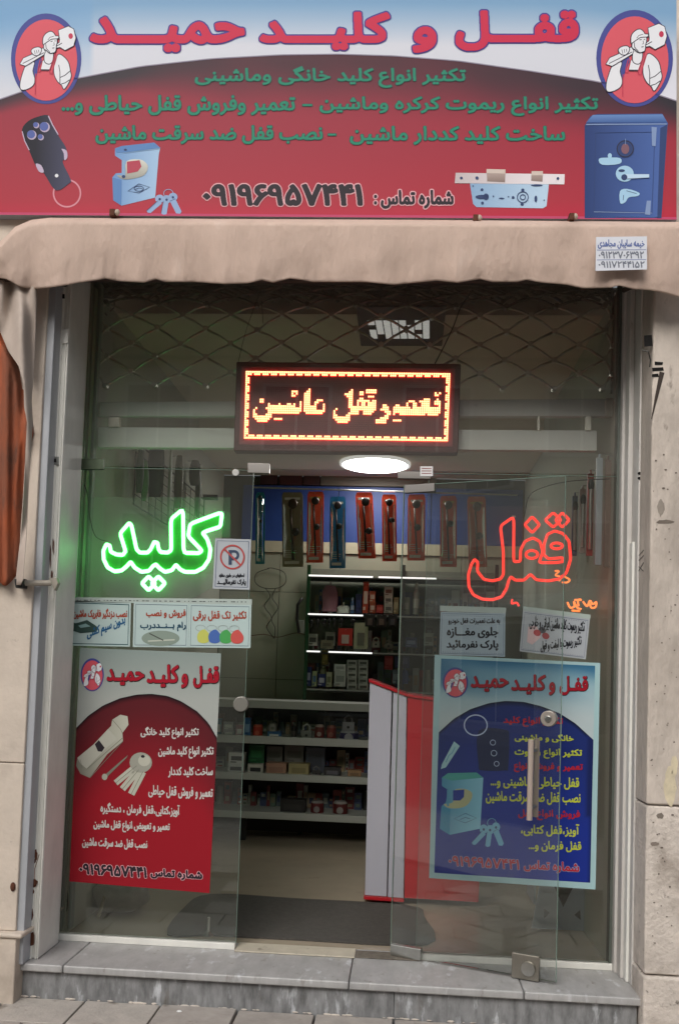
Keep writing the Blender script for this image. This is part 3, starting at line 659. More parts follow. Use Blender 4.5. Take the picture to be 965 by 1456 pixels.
flat(m, f(ell(735, 288, 38, 34, 20)), pa, Yp-.0016); flat(m, f([(732, 290), (838, 290), (838, 306), (732, 312)]), lb3, Yp-.002); flat(m, f(ell(733, 303, 13, 13, 12)), db, Yp-.0023); flat(m, f(ell(722, 275, 14, 6, 10)), db, Yp-.0023); line(m, f([(745, 310), (838, 305)]), .7, db, Yp-.0024)
flat(m, f(cr([(715, 362), (745, 352), (795, 368), (790, 382), (752, 388), (738, 408), (716, 412)], 3)), pa, Yp-.0016); line(m, f([(730, 378), (728, 400)]), .8, db, Yp-.002); line(m, f([(742, 360), (785, 372)]), .7, db, Yp-.002); m.build('safe_print', sign)
# bolts under the sign
for (x, y) in ((162, 303), (812, 309), (676, 311)):
    m = MB(); m.box(X(x-4, y, -.5), X(x+3, y, -.5), -.52, -.44, Z(x, y+6, -.5), Z(x, y-3, -.5), rustm); c = P(x+5, y-1, -.51); m.sphere(c, .012, .012, .014, mat('bolt_white', 'b8a898', .6), 8, 6); m.build('sign_bracket', sign)
# ------------------------------------------------------------ awning
cloth = mat('awning_cloth', 'd5bdae', .92, noise=.07, scale=9, bump=.55, spots=('ab9486', 2.6, .56, .95), spots2=('ddccc0', 9, .62, .85), stretch=(1, 1, .5))
translucent(cloth, .22)
aw = thing('awning', 'dusty beige cloth awning cover with a wavy hem under the sign', 'awning', (0, -.6, Z(480, 405, -.58)))
ATOP = [(-40, 365), (-12, 356), (5, 343), (22, 325), (45, 315), (70, 312), (300, 313.5), (600, 315), (961, 318), (1010, 320)]
ABOT = [(-40, 392), (-12, 394), (10, 397), (30, 408), (48, 411), (70, 409), (92, 406), (112, 402), (140, 398), (150, 396), (170, 400), (205, 402), (222, 397), (236, 401), (275, 401), (320, 404), (352, 403), (372, 398), (388, 402), (412, 396), (428, 398), (445, 401), (478, 401), (520, 401), (560, 405), (590, 402), (620, 399), (650, 402), (682, 397), (700, 401), (735, 401), (748, 398), (770, 402), (805, 405), (830, 410), (868, 409), (880, 406), (900, 411), (925, 413), (945, 417), (965, 423), (1010, 432)]
def awf(u, v):
    px = -40+u*1050; t = interp(ATOP, px); b = interp(ABOT, px)
    fold = .012*math.sin(px*.035+1.5*math.sin(px*.011))+.006*math.sin(px*.11+2)
    fold += .0010*math.sin(px*.31+v*5+2*math.sin(px*.043))+.0022*math.sin(px*.13-v*6+math.sin(px*.02)*3)+.0020*math.sin(v*11+px*.03+2*math.sin(px*.013))
    for sx_ in (262, 648, 905): fold -= .0035*math.exp(-((px-sx_)/2.2)**2)
    fold += .02*math.exp(-((px-45)/14)**2)*v
    if v < .18:   # the roll of cloth at the top turning back under the sign
        a = v/.18*math.pi/2; Y = -.46-.12*math.sin(a); py = t+6*(1-math.cos(a))-2*(1-v/.18)
    else:
        k = (v-.18)/.82; Y = -.58+fold*k+.03*k*k; py = t+6+(b-t-6)*k
    return P(px, py, Y)
m = MB(); m.grid(awf, 420, 34, cloth); m.build('valance', aw, smooth=True, solid=.003)
m = MB()
def awtop(u, v):
    px = -40+u*1050; a = P(px, interp(ATOP, px)-2, -.46); return Vector((a.x, -.46+.34*v, a.z+.02*v))
m.grid(awtop, 60, 2, cloth); m.build('roof_cloth', aw, smooth=True, solid=.003)
MB().cyl((XL-.35, -.50, Z(480, 398, -.5)), (XR+.1, -.50, Z(480, 398, -.5)), .012, mat('awning_bar_paint', '3c2a22', .7), 10).build('front_bar', aw)
for xx in (XL+.04, XR-.06): MB().cyl((xx, -.50, Z(480, 398, -.5)), (xx, -.12, Z(480, 398, -.5)+.12), .012, MATS['awning_bar_paint'], 8).build('arm', aw)
# scuffs
m = MB()
# sewn cloth tag with the maker's name and telephone numbers
TY = -.612
tg = MB(); vs = []
qd = [(847, 337), (919, 336), (919, 383), (846, 385)]
tg.hexa([P(x, y, TY) for x, y in qd], .003, mat('tag_cloth', 'cfd2da', .8, noise=.05, scale=20)); tgo = tg.build('maker_tag', aw)
ink = mat('tag_ink', '5a6a9c', .8); ink2 = mat('tag_ink_dark', '6f7480', .8)
for t, x0, y0, x1, y1, mm in (('خیمه سایبان مجاهدی', 849, 340, 916, 354, ink), ('۰۹۱۲۳۷۰۶۳۹۲', 850, 357, 915, 368, ink2), ('۰۹۱۱۷۲۴۴۱۵۲', 850, 371, 916, 381, ink2)):
    text(m, t, x0, y0, x1, y1, mm, TY, 0, (.5, .5), lift=.001)
line(m, [(848, 355.5), (918, 355)], .7, ink, TY-.001); line(m, [(848, 369.5), (918, 369)], .7, ink, TY-.001); m.build('tag_lettering', tgo)
# hanging end cloth and orange tarp, left
clothL = mat('end_cloth', 'b5a79c', .85, noise=.08, scale=5, bump=.3)
RE = [(400, 53), (420, 53), (470, 51), (520, 49), (570, 45), (600, 47), (640, 44), (700, 41), (760, 38), (826, 33), (834, 28)]
LE = [(400, -12), (440, -12), (468, 0), (500, 14), (520, 28), (545, 35), (580, 36), (600, 40), (640, 38), (700, 35), (760, 31), (826, 24), (834, 22)]
def cl(u, v):
    py = 398+v*434; a = interp(LE, py)-1; b = interp(RE, py); px = a+(b-a)*u
    Y = -.50+.045*math.sin(px*.14+py*.012+1.2*math.sin(py*.017))*min(1, v*5+.2)+.018*math.sin(px*.27-py*.021)*(.4+.6*math.sin(py*.012)**2)-.02*v
    return P(px, py, Y)
ec = MB(); ec.grid(cl, 34, 60, clothL); tag(ec.build('hanging_cloth', None, smooth=True, solid=.003), 'pale cloth end of the awning gathered in folds above the orange tarp', 'cloth')
OR = [(430, 2), (468, 3), (500, 16), (520, 30), (545, 37), (580, 40), (600, 46), (615, 48), (640, 42), (700, 36), (760, 31), (820, 28), (832, 22)]
tarp = mat('orange_tarp', 'a2512d', .85, noise=.25, scale=5, bump=.5, spots=('6b4636', 2.0, .42, .62), spots2=('53392e', 8, .56, .75), stretch=(3, 1, .6))
def tp_(u, v):
    py = 425+v*402; a = -60; b = interp(OR, py); px = a+(b-a)*u; fold = .03*math.sin(px*.16+py*.006)+.012*math.sin(px*.45)
    edge = .06*max(0, u-.86)/.14
    return P(px, py+6*math.sin(px*.2)*(v > .97), -.455+fold*.6+edge)
o = MB(); o.grid(tp_, 50, 40, tarp); tag(o.build('orange_tarp', None, smooth=True, solid=.004), 'faded orange tarp hanging on the left pillar below the awning end', 'tarp')
ba = thing('awning_bracket', 'short steel awning arm with a black clamp across the left pillar edge', 'bracket', P(50, 829, -.42))
MB().cyl(P(30, 829, -.44), P(73, 829, -.40), .013, mat('arm_paint', 'a29a8e', .5, noise=.2), 10).build('arm_tube', ba)
m = MB(); m.hexa([P(20, 823, -.47), P(32, 822, -.47), P(32, 836, -.47), P(22, 836, -.47)], .06, black); m.build('clamp', ba, bevel=.004)
m = MB(); m.hexa([P(69, 822, -.345), P(80, 821, -.345), P(83, 829, -.345), (P(78, 840, -.345)), ], .03, mat('arm_paint', '')); m.build('end_plate', ba, bevel=.003)

# ------------------------------------------------------------ lattice shutter
YS = .165
iron = mat('lattice_iron', 'e4dfd2', .38, metal=.75, noise=.2, scale=30)
irond = mat('lattice_dark_iron', '8c8478', .45, metal=.5, noise=.3, scale=30)
sh = thing('lattice_shutter', 'folding steel lattice shutter half drawn up behind the transom glass', 'shutter', (0, YS, Z(480, 590, YS)))
rows = [(551, 0, 1), (530.5, 1, 1), (510, 0, 1), (490, 1, 1), (469.5, 0, 1), (449, 1, 1), (434, 0, .8), (424, 1, .7), (416, 0, .6), (409, 1, .5), (403, 0, .5)]
def node(i, k):
    y, ph, _ = rows[i]
    x = 152+70.6*k+(35.3 if (ph == 1) else 0)-(y-500)*.03
    x = min(max(x, 134), 869)
    j = math.sin(i*7.1+k*3.7)
    return (x+1.2*j, y+1.5*math.sin(i*3+k*5)+(x-480)*.006)
rivs = {}
for i in range(len(rows)-1):
    for k in range(-1, 11):
        a = node(i, k)
        for kk in ((k, k+1) if rows[i][1] else (k-1, k)):
            if kk < -1 or kk > 11: continue
            b = node(i+1, kk)
            if abs(a[0]-b[0]) < 6 and i < 6: continue
            dy = .006 if kk == k else -.006
            pa, pb = P(a[0], a[1], YS+dy), P(b[0], b[1], YS+dy)
            dx = (pb-pa); sag = Vector((0, 0, -.004-.004*random.random()))
            mm = iron if i < 6 else irond
            MB().tube([pa, pa+dx*.5+sag*(1 if a[1] < b[1] else -1), pb], .0064, mm, 5).build('rod', sh, smooth=True)
        if i < 7 and k >= 0:
            c = P(a[0], a[1], YS); MB().cyl(c+Vector((0, -.02, 0)), c+Vector((0, .015, 0)), .0135, iron if i < 6 else irond, 8).build('rivet', sh)
bund = mat('bundle_iron', '8a8173', .7, noise=.3, scale=30)
for k in range(9):   # the folded bundle at the top
    x0_ = 140+k*84
    m = MB()
    for q in range(12):
        xa = x0_+q*7+random.uniform(-4, 4); ya = 402+random.uniform(0, 14); xb = xa+random.choice((-1, 1))*random.uniform(18, 34); yb = ya+random.uniform(8, 20)
        m.tube([P(xa, ya, YS+.03+.012*q), P(xb, yb, YS+.03+.006*q)], .0075, (irond, bund)[q % 2], 5)
    tag(m.build('folded_rods', sh), kind='stuff')
m = MB(); m.cyl((X(128, 420, YS), YS+.12, 3.33), (X(874, 420, YS), YS+.12, 3.33), .07, mat('drum_dark', '5a5046', .8, noise=.3, scale=12), 20); m.build('shutter_drum', sh)
m = MB(); m.cyl(P(135, 412, YS), P(126, 800, YS), .007, irond, 8); m.build('guide_rod', sh)
m = MB(); m.cyl(P(872, 415, YS), P(869, 560, YS), .007, irond, 8); m.build('guide_rod', sh)
barm = mat('shutter_bar_paint', 'e6e7e0', .35, noise=.05, scale=5, spots=('6e7068', 10, .68, .8))
m = MB(); m.hexa([P(142, 571.5, .155), P(868, 567, .155), P(868, 592, .155), P(142, 592, .155)], .04, barm); m.build('bottom_bar', sh, bevel=.004)
m = MB(); m.hexa([P(139, 607, .16), P(848, 612, .16), P(848, 641, .16), P(139, 636, .16)], .04, barm); m.build('bottom_bar', sh, bevel=.004)
for q in ((132, 573, 143, 591), (154, 593, 170, 607), (860, 566, 872, 592), (764, 592, 767, 612), (832, 592, 840, 612)):
    MB().hexa([P(q[0], q[1], .15), P(q[2], q[1], .15), P(q[2], q[3], .15), P(q[0], q[3], .15)], .03, iron).build('bar_bracket', sh, bevel=.002)
# jumble of guide hardware in the top corners
m = MB()
for k in range(10):
    a = P(random.uniform(124, 168), random.uniform(414, 440), .22); b = P(random.uniform(124, 160), random.uniform(414, 450), .22); m.tube([a, (a+b)/2+Vector((.01, 0, -.01)), b], .004, irond, 5)
tag(m.build('corner_linkage', sh), kind='stuff')

# ------------------------------------------------------------ LED display
YL = .075
led = thing('led_display', 'red scrolling LED display hanging behind the transom glass', 'LED sign', (0, YL, Z(480, 643, YL)))
q = [(336, 514), (655, 517), (651, 644), (332, 641)]
m = MB(); m.hexa([P(x, y, YL) for x, y in q], .07, mat('led_frame', '5a2a28', .45, noise=.1, scale=5)); m.build('housing', led, bevel=.006)
C4 = [P(x, y, YL-.002) for x, y in ((349.6, 527.6), (640, 530.8), (636.4, 628), (347, 624))]
def L(c, r):  # grid position to world
    u, v = c/96, r/32; a = C4[0].lerp(C4[1], u); b = C4[3].lerp(C4[2], u); return a.lerp(b, v)
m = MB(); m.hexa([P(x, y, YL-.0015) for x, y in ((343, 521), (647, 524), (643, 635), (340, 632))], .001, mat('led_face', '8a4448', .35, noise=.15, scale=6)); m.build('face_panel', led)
rects = {(346, 524, 13.4): [(300, 575, 405, 675), (470, 655, 525, 700), (665, 660, 722, 700), (830, 660, 910, 700), (945, 660, 965, 700), (470, 700, 965, 875), (230, 740, 285, 785), (430, 740, 470, 780), (190, 780, 240, 945), (230, 860, 270, 980), (420, 860, 550, 945), (265, 900, 480, 1035), (480, 940, 520, 1000), (580, 945, 752, 995), (910, 465, 965, 512), (940, 430, 965, 560)],
 (418, 524, 13.4): [(0, 430, 80, 470), (40, 470, 80, 520), (0, 510, 40, 560), (0, 670, 30, 880), (0, 745, 100, 885), (110, 630, 155, 840), (190, 470, 320, 840), (230, 430, 320, 480), (270, 390, 325, 440), (220, 840, 385, 885), (320, 710, 400, 840), (400, 640, 460, 880), (440, 600, 555, 645), (550, 670, 600, 850), (430, 800, 550, 890), (460, 640, 500, 690), (790, 755, 840, 810), (745, 800, 790, 970), (790, 870, 830, 1010), (830, 915, 965, 1055)],
 (490, 524, 13.4): [(0, 925, 60, 1030), (30, 870, 110, 1010), (70, 840, 110, 900), (0, 1010, 30, 1060), (120, 400, 165, 450), (80, 445, 160, 770), (30, 485, 80, 570), (275, 440, 370, 530), (230, 605, 285, 720), (345, 605, 400, 720), (275, 565, 360, 650), (110, 725, 600, 820), (110, 820, 265, 890), (350, 820, 510, 900), (510, 820, 555, 860), (430, 405, 610, 465), (470, 525, 570, 580), (430, 610, 480, 725), (550, 610, 600, 725), (480, 645, 550, 725), (750, 690, 800, 860), (705, 770, 750, 820), (800, 735, 870, 890), (760, 890, 840, 975), (700, 940, 790, 1060), (620, 970, 700, 1060), (580, 1010, 640, 1055), (915, 735, 965, 905), (905, 970, 965, 1025)],
 (562, 524, 12.06): [(0, 660, 340, 780), (20, 620, 70, 660), (60, 780, 200, 815), (215, 545, 330, 600), (175, 590, 240, 790), (300, 590, 370, 660), (240, 770, 350, 820), (340, 660, 600, 780), (430, 550, 600, 660), (470, 515, 585, 560), (385, 780, 500, 820), (540, 780, 720, 820), (600, 660, 765, 780), (720, 630, 765, 780), (650, 560, 770, 620), (690, 520, 740, 560), (655, 405, 695, 485), (690, 450, 735, 485), (735, 405, 778, 445), (0, 875, 100, 920)]}
lit = set()
for c in range(96):
    for r in range(32):
        u, v = (c+.5)/96, (r+.5)/32
        x = (349.6+(640-349.6)*u)*(1-v)+(347+(636.4-347)*u)*v; y = (527.6+(530.8-527.6)*u)*(1-v)+(624+(628-624)*u)*v
        for (ox, oy, s), rs in rects.items():
            zx, zy = (x-ox)*s, (y-oy)*s
            if 0 <= zx <= 966 and any(a <= zx <= c2 and b <= zy <= d for a, b, c2, d in rs):
                if (ox == 562 and 245 < zx < 300 and 625 < zy < 690) or (ox == 490 and 270 < zx < 345 and 840 < zy < 900 and False): continue
                lit.add((c, r))
for c in range(96):
    lit.add((c, 0)); lit.add((c, 31))
    if c % 4 != 3: lit.add((c, 1))
    if (c+1) % 4 != 2: lit.add((c, 30))
for r in range(32):
    lit.add((0, r)); lit.add((95, r))
    if r % 4 != 2: lit.add((1, r))
    if r % 4 != 1: lit.add((94, r))
ledY = mat('led_lit', '000000', .5, emit=(1, .76, .31, 2.3)); ledR = mat('led_lit_side', '000000', .5, emit=(1, .02, .01, 8.0))
m = MB()
for c, r in sorted(lit):
    e = .12; a, b, cc, d = L(c+e, r+e), L(c+1-e, r+e), L(c+1-e, r+1-e), L(c+e, r+1-e); o = Vector((0, -.005, 0)); o2 = Vector((0, -.0002, 0))
    g = -.45; ga = [L(c+g, r+g)+o2, L(c+1-g, r+g)+o2, L(c+1-g, r+1-g)+o2, L(c+g, r+1-g)+o2]
    m.add([a+o, b+o, cc+o, d+o], [(3, 2, 1, 0)], ledY)
    m.add([a+o, b+o, cc+o, d+o, a, b, cc, d], [(0, 1, 5, 4), (1, 2, 6, 5), (2, 3, 7, 6), (3, 0, 4, 7)], ledR)
tag(m.build('lit_diodes', led), kind='stuff')
offm = mat('led_off', '6a3236', .3); m = MB()
for c in range(96):
    for r in range(32):
        if (c, r) not in lit and (c*31+r*17) % 1 == 0:
            e = .22; o2 = Vector((0, -.0012, 0)); m.add([L(c+e, r+e)+o2, L(c+1-e, r+e)+o2, L(c+1-e, r+1-e)+o2, L(c+e, r+1-e)+o2], [(3, 2, 1, 0)], offm)
tag(m.build('dark_diodes', led), kind='stuff')
def cable(name, pts, Y, r, mm, label=None, parent=None, cat='cable'):
    m = MB(); pp = cr2(pts); m.tube([P(p[0], p[1], p[2] if len(p) > 2 else Y) for p in pp], r, mm, 6); o = m.build(name, parent, smooth=True)
    if label: tag(o, label, cat)
    return o
def cr2(pts, n=6):
    o = []
    for i in range(len(pts)-1):
        p = [np.array(pts[max(0, min(len(pts)-1, i+k-1))], float) for k in range(4)]
        for k in range(n):
            t = k/n; o.append(tuple(.5*((2*p[1])+(-p[0]+p[2])*t+(2*p[0]-5*p[1]+4*p[2]-p[3])*t*t+(-p[0]+3*p[1]-3*p[2]+p[3])*t**3)))
    o.append(tuple(pts[-1])); return o
cable('suspension_wire', [(339, 514), (350, 470), (372, 408)], .1, .0012, blackm, None, led); cable('suspension_wire', [(372, 428), (374, 460)], .1, .0012, blackm, None, led)
cable('power_cable', [(618, 517), (632, 490), (645, 462), (655, 436), (672, 412)], .12, .0028, black, None, led)

# ------------------------------------------------------------ neon signs
def chaikin(p, n=2, a_=.86):
    for _ in range(n):
        q = []
        for i in range(len(p)):
            a, b = np.array(p[i], float), np.array(p[(i+1) % len(p)], float); q += [tuple(a*a_+b*(1-a_)), tuple(a*(1-a_)+b*a_)]
        p = q
    return p
YN = .045
def neon(name, label, paths, fm, tubem, rad, loc, backs, dy_=.028):
    t = thing(name, label, 'neon sign', P(*loc, YN))
    for p in paths:
        pts = chaikin(fm(p), 2, .90); m = MB(); m.tube([P(x, y, YN) for x, y in pts], rad, tubem, 8, True); m.build('neon_tube', t, smooth=True)
    for p in paths[:1]:
        pts = fm(p)
        for k in range(0, len(pts), 7):
            c = P(*pts[k], YN); m = MB(); m.cyl(c+Vector((0, rad*.6, 0)), (c.x, YN+dy_, c.z), .004, mat('clip_clear', 'b8beb8', .3), 8); m.box(c.x-rad*1.15, c.x+rad*1.15, YN-rad*.3, YN+rad*1.1, c.z-.004, c.z+.004, mat('clip_clear', '')); m.build('tube_clip', t)
    for nm, p, mm, dy in backs:
        m = MB(); a = fm(p)
        ar = sum(a[i][0]*a[(i+1) % len(a)][1]-a[(i+1) % len(a)][0]*a[i][1] for i in range(len(a)))
        if ar > 0: a = a[::-1]
        m.prism([P(x, y, YN+dy) for x, y in a][::-1], (0, .003, 0), mm); m.build(nm, t)
    return t
gt = mat('green_neon', '000000', .5, emit=(.40, 2.7, .62, 2.4))
fg = mp(130, 700, 4.196)
GOUT = [(780, 118), (590, 188), (578, 262), (660, 348), (640, 363), (550, 361), (547, 100), (475, 160), (477, 345), (455, 360), (415, 357), (402, 340), (395, 302), (375, 296), (355, 340), (335, 360), (290, 360), (270, 340), (240, 198), (226, 183), (172, 245), (205, 352), (188, 374), (150, 371), (117, 355), (110, 318), (90, 310), (72, 350), (75, 400), (98, 448), (140, 472), (182, 466), (212, 440), (235, 415), (260, 450), (300, 475), (345, 468), (368, 440), (385, 430), (410, 455), (440, 475), (480, 465), (505, 432), (530, 460), (560, 475), (620, 475), (668, 450), (702, 400), (710, 340), (692, 280), (664, 243), (690, 230), (770, 205)]
dia = lambda cx, cy, rx, ry: [(cx, cy-ry), (cx+rx, cy), (cx, cy+ry), (cx-rx, cy)]
# thin hazy sheet added behind the tubes to catch their glow as a halo
def frosted(name, col, a):
    m = bpy.data.materials.new(name); m.use_nodes = True; n = m.node_tree.nodes; Lk = m.node_tree.links; n.remove(n['Principled BSDF'])
    tr = n.new('ShaderNodeBsdfTransparent'); df = n.new('ShaderNodeBsdfDiffuse'); df.inputs[0].default_value = rgb(col); mx = n.new('ShaderNodeMixShader'); mx.inputs[0].default_value = a
    Lk.new(tr.outputs[0], mx.inputs[1]); Lk.new(df.outputs[0], mx.inputs[2]); Lk.new(mx.outputs[0], n['Material Output'].inputs[0]); return m
halo = frosted('halo_sheet', 'a9d8b4', .08)
neon('neon_sign', 'bright green neon outline of a Persian word on the left pane', [GOUT, dia(342, 543, 40, 42), dia(400, 543, 40, 42)], fg, gt, .0092, (228, 840),
     [('letter_backing', chaikin(GOUT, 2), mat('green_acrylic', '0f8020', .3), .012), ('halo_board', [(-30, 30), (-30, 640), (590, 640), (740, 560), (740, 270), (830, 270), (830, 30)], halo, .03)])  # letter backing and board added to carry the green glow
rtm = mat('red_neon', '000000', .5, emit=(1.0, .036, .024, 1.5))
fr_ = mp(650, 710, 4.02)
ROUT = [(322, 98), (245, 152), (262, 300), (262, 430), (245, 455), (200, 466), (150, 457), (113, 410), (116, 360), (98, 343), (80, 370), (62, 430), (65, 500), (90, 545), (140, 570), (200, 574), (252, 557), (280, 510), (293, 462), (305, 443), (330, 462), (380, 462), (416, 428), (450, 460), (520, 466), (580, 455), (622, 420), (646, 340), (637, 240), (602, 195), (555, 180), (513, 200), (493, 260), (493, 318), (520, 340), (600, 333), (602, 356), (560, 362), (465, 362), (487, 300), (470, 240), (430, 220), (385, 240), (360, 290), (358, 354), (320, 357)]
neon('neon_sign', 'thin red neon outline of a Persian word on the right pane', [ROUT, ell(424, 315, 34, 23, 14), ell(566, 266, 33, 17, 14), dia(426, 145, 43, 46), dia(546, 118, 46, 42), dia(598, 118, 40, 42)], fr_, rtm, .0067, (738, 850),
     [('halo_board', [(20, 40), (20, 600), (400, 600), (680, 500), (680, 40)], frosted('halo_sheet_red', 'd8a9a0', .03), .03)])  # board added to catch a faint red halo
org = mat('orange_reflection', '000000', .5, emit=(1, .20, .05, 1.5))  # small glowing tubes standing in for reflections in the glass
m = MB()
for pts in ([(806, 856), (810, 864), (816, 862), (815, 855), (820, 864), (826, 866)], [(816, 853), (826, 853), (821, 853), (822, 862)], [(828, 855), (834, 862), (838, 854), (842, 859), (847, 856), (846, 863), (840, 864), (838, 858)], [(812, 868), (824, 869)]):
    m.tube([P(x, y, .30) for x, y in cr2(pts, 4)], .0050, org, 6)
tag(m.build('reflected_script', None, smooth=True), 'tiny orange reflection built as glowing script low behind the right pane, above the tilted notice', 'neon sign')
m = MB()
for pts in ([(788, 812), (794, 812), (789, 818), (796, 820), (794, 826), (800, 820), (809, 824), (806, 828), (798, 828)],): m.tube([P(x, y, .30) for x, y in cr2(pts, 4)], .0045, org, 6)
tag(m.build('reflected_script', None, smooth=True), 'small orange reflection built as a glowing squiggle crossing the lower right of the red neon word', 'neon sign')
m = MB(); m.tube([P(x, y, .30) for x, y in cr2([(728, 852), (727, 858), (734, 857), (737, 862)], 4)], .005, rtm, 6)  # another reflection built as a short glowing tube
tag(m.build('reflected_script', None, smooth=True), 'tiny red reflection built as a glowing dot just under the red neon word', 'neon sign')
m = MB(); m.tube([P(x, y, .055) for x, y in cr2([(877, 851), (879, 855), (876, 858), (879, 862)], 3)], .003, mat('green_led', '000000', .5, emit=(.05, 1, .3, 1.2)), 6)
tag(m.build('indicator_light', None), 'tiny green indicator light on the right frame stile', 'light')

cable('neon_lead', [(745, 735), (752, 705), (775, 692), (812, 684), (866, 681)], .06, .0022, black, 'thin black lead running from the red neon word to the right frame')
cable('neon_lead', [(152, 770), (136, 762), (128, 735), (124, 700), (112, 672)], .06, .0022, black, 'thin black lead running from the green neon word to the left frame')
# ------------------------------------------------------------ posters
YP = -.0062
vmat('poster_print', .4)
W_ = mat('print_white', ''); wt = mat('poster_text_white', 'bfbcb8', .5)
rp = thing('poster', 'red locksmith poster hanging on the left glass pane', 'poster', P(206, 1262, YP))
quadsheet('paper_sheet', None, None, [(114, 921), (314.5, 929), (298, 1270), (99, 1253)], mat('poster_paper', 'b9c4be', .5), YP+.0008, parent=rp)
def redleft(y): return 114-(y-921)/332*15
def redright(y): return 314.5-(y-929)/341*16.5
z8 = mp(80, 900, 3.446)
A1 = [(x, y) for x, y in z8([(95, 465), (150, 405), (220, 355), (300, 320), (380, 302), (450, 298), (530, 308), (600, 335), (680, 385), (740, 445), (782, 515)])]
A1[0] = (107.5, A1[0][1]); A1[-1] = (306.8, A1[-1][1])
def dull(c, k): r_ = rgb(c); return (r_[0]*k, r_[1]*k, r_[2]*k, 1)
def posterprint(m, x0, x1, arch, top, botm, colw, colr, xl, xr, Y, ks=(.55, .74)):
    """upper and lower fields in sheared poster space"""
    if m.cols is None: m.cols = []
    n = 40
    for part_ in (0, 1):
        vs = []; nv = 14 if part_ == 0 else 30
        for j in range(nv+1):
            for i in range(n+1):
                u = i/n; xm = x0+(x1-x0)*u; a = interp(arch, xm)
                yt, yb = (interp(top, xm), a) if part_ == 0 else (a, interp(botm, xm))
                y = yt+(yb-yt)*j/nv; x = xl(y)+(xr(y)-xl(y))*u; vs.append(P(x, y, Y)); m.cols.append(dull((colw if part_ == 0 else colr)(x, y, y-a), ks[part_]))
        m.add(vs, [((j+1)*(n+1)+i, (j+1)*(n+1)+i+1, j*(n+1)+i+1, j*(n+1)+i) for j in range(nv) for i in range(n)], MATS['poster_print'])
m = MB()
posterprint(m, 107.5, 306.8, A1, [(107, 921), (307, 929)], [(99, 1252.5), (307, 1270)],
    lambda x, y, d: mixc((178, 195, 190), (212, 218, 212), (y-925)/70), lambda x, y, d: mixc((28, 28, 32), mixc((104, 40, 46), (168, 36, 48), (d-20)/110), d/7) , redleft, redright, YP)
m.build('printed_field', rp)
emblem(rp, 115, 936, 33/840, 47/1040, YP-.0008)
rdT = mat('poster_title_red', '9c1c2c', .5); bdT = mat('poster_title_edge', '2e2326', .5)
def ptitle(par, items, rx, ry, grow):
    m = MB()
    for t, x0, y0, x1, y1 in items:
        text(m, t, x0, y0, x1, y1, bdT, YP, 0, (rx, ry), grow, lift=.0018); text(m, t, x0-.6, y0-.4, x1-.6, y1-.4, rdT, YP, 0, (rx, ry), 0, lift=.0026)
    m.build('title_lettering', par)
ptitle(rp, [('قفـل', 275, 947, 312, 979), ('و', 258, 958, 268, 979), ('کلیـد', 209, 945, 255, 978), ('حمیـد', 152, 951, 206, 975)], 1.0, 1.4, .6)
for t, x0, y0, x1, y1, s in (('تکثیر انواع کلید خانگی', 200, 1033, 283, 1051, 0), ('تکثیر انواع کلید ماشین', 225, 1061, 304, 1079, .0), ('ساخت کلید کددار', 239, 1090, 303, 1106, .0), ('تعمیر و فروش قفل حیاطی', 211, 1116, 303, 1134, .04), ('آویز،کتابی،قفل فرمان ، دستگیره', 143, 1140, 256, 1158, .04), ('تعمیر و تعویض انواع قفل ماشین', 133, 1165, 242, 1182, .04), ('نصب قفل ضد سرقت ماشین', 117, 1190, 210, 1206, .04)):
    m = MB(); text(m, t, x0, y0, x1, y1, wt, YP, s, (.55, .6), lift=.0018); m.build('service_lettering', rp)
m = MB()
for t, x0, y0, x1, y1 in (('۰۹۱۹۶۹۵۷۴۴۱', 113, 1227, 209, 1243), ('شماره تماس', 214, 1234, 288, 1249)):
    text(m, t, x0, y0, x1, y1, mat('print_pale_pink', ''), YP, .06, (.8, .8), .9, lift=.0018); text(m, t, x0, y0, x1, y1, mat('print_black', ''), YP, .06, (.8, .8), 0, lift=.0026)
m.build('phone_number', rp)
m = MB(); sv = matg('print_steel', '7c7c70', 'b4b4a6', X(108, 1080, 0), X(180, 1040, 0), 'X'); sv2 = mat('print_steel_dark', '77786c', .45); sv3 = mat('print_steel_light', 'b0b0a4', .45); Yq = YP-.0012
flat(m, z8([(275, 425), (315, 400), (350, 408), (355, 450), (325, 490), (328, 530), (250, 595), (165, 710), (120, 690), (98, 650), (105, 610), (185, 545), (270, 455)]), sv, Yq)
flat(m, z8([(105, 612), (185, 545), (255, 470), (300, 520), (250, 560), (150, 665), (120, 640)]), sv3, Yq-.0006); flat(m, z8([(190, 545), (210, 525), (238, 562), (225, 582), (205, 580)]), mat('print_black', ''), Yq-.0012)
line(m, z8([(275, 425), (315, 470), (325, 490)]), .8, sv2, Yq-.0012); line(m, z8([(150, 668), (325, 515)]), .9, sv2, Yq-.0012); line(m, z8([(165, 710), (328, 530)]), .8, sv2, Yq-.0012); line(m, z8([(103, 650), (118, 620), (128, 660)]), .8, sv2, Yq-.0012)
m.build('lock_cylinder_print', rp)
m = MB()
for q in ([(352, 598), (345, 612), (255, 700), (240, 722), (228, 710), (245, 690)],): flat(m, z8(q), sv2, Yq)
flat(m, z8(ell(238, 705, 14, 16, 10)), sv, Yq-.0004)
for a, b, wd in (((395, 650), (292, 735), 30), ((405, 670), (325, 765), 32), ((425, 680), (368, 790), 34)): line(m, z8([a, b]), wd/3.446, sv, Yq-.0002); line(m, z8([a, b]), .8, sv2, Yq-.0008)
flat(m, z8(ell(415, 635, 55, 50, 20)), mat('print_key_grey', '98988d', .45), Yq-.0004); flat(m, z8(ell(432, 625, 30, 28, 16)), sv, Yq-.0007); flat(m, z8(ell(425, 605, 10, 7, 10)), mat('print_black', ''), Yq-.0012); m.build('keys_print', rp)

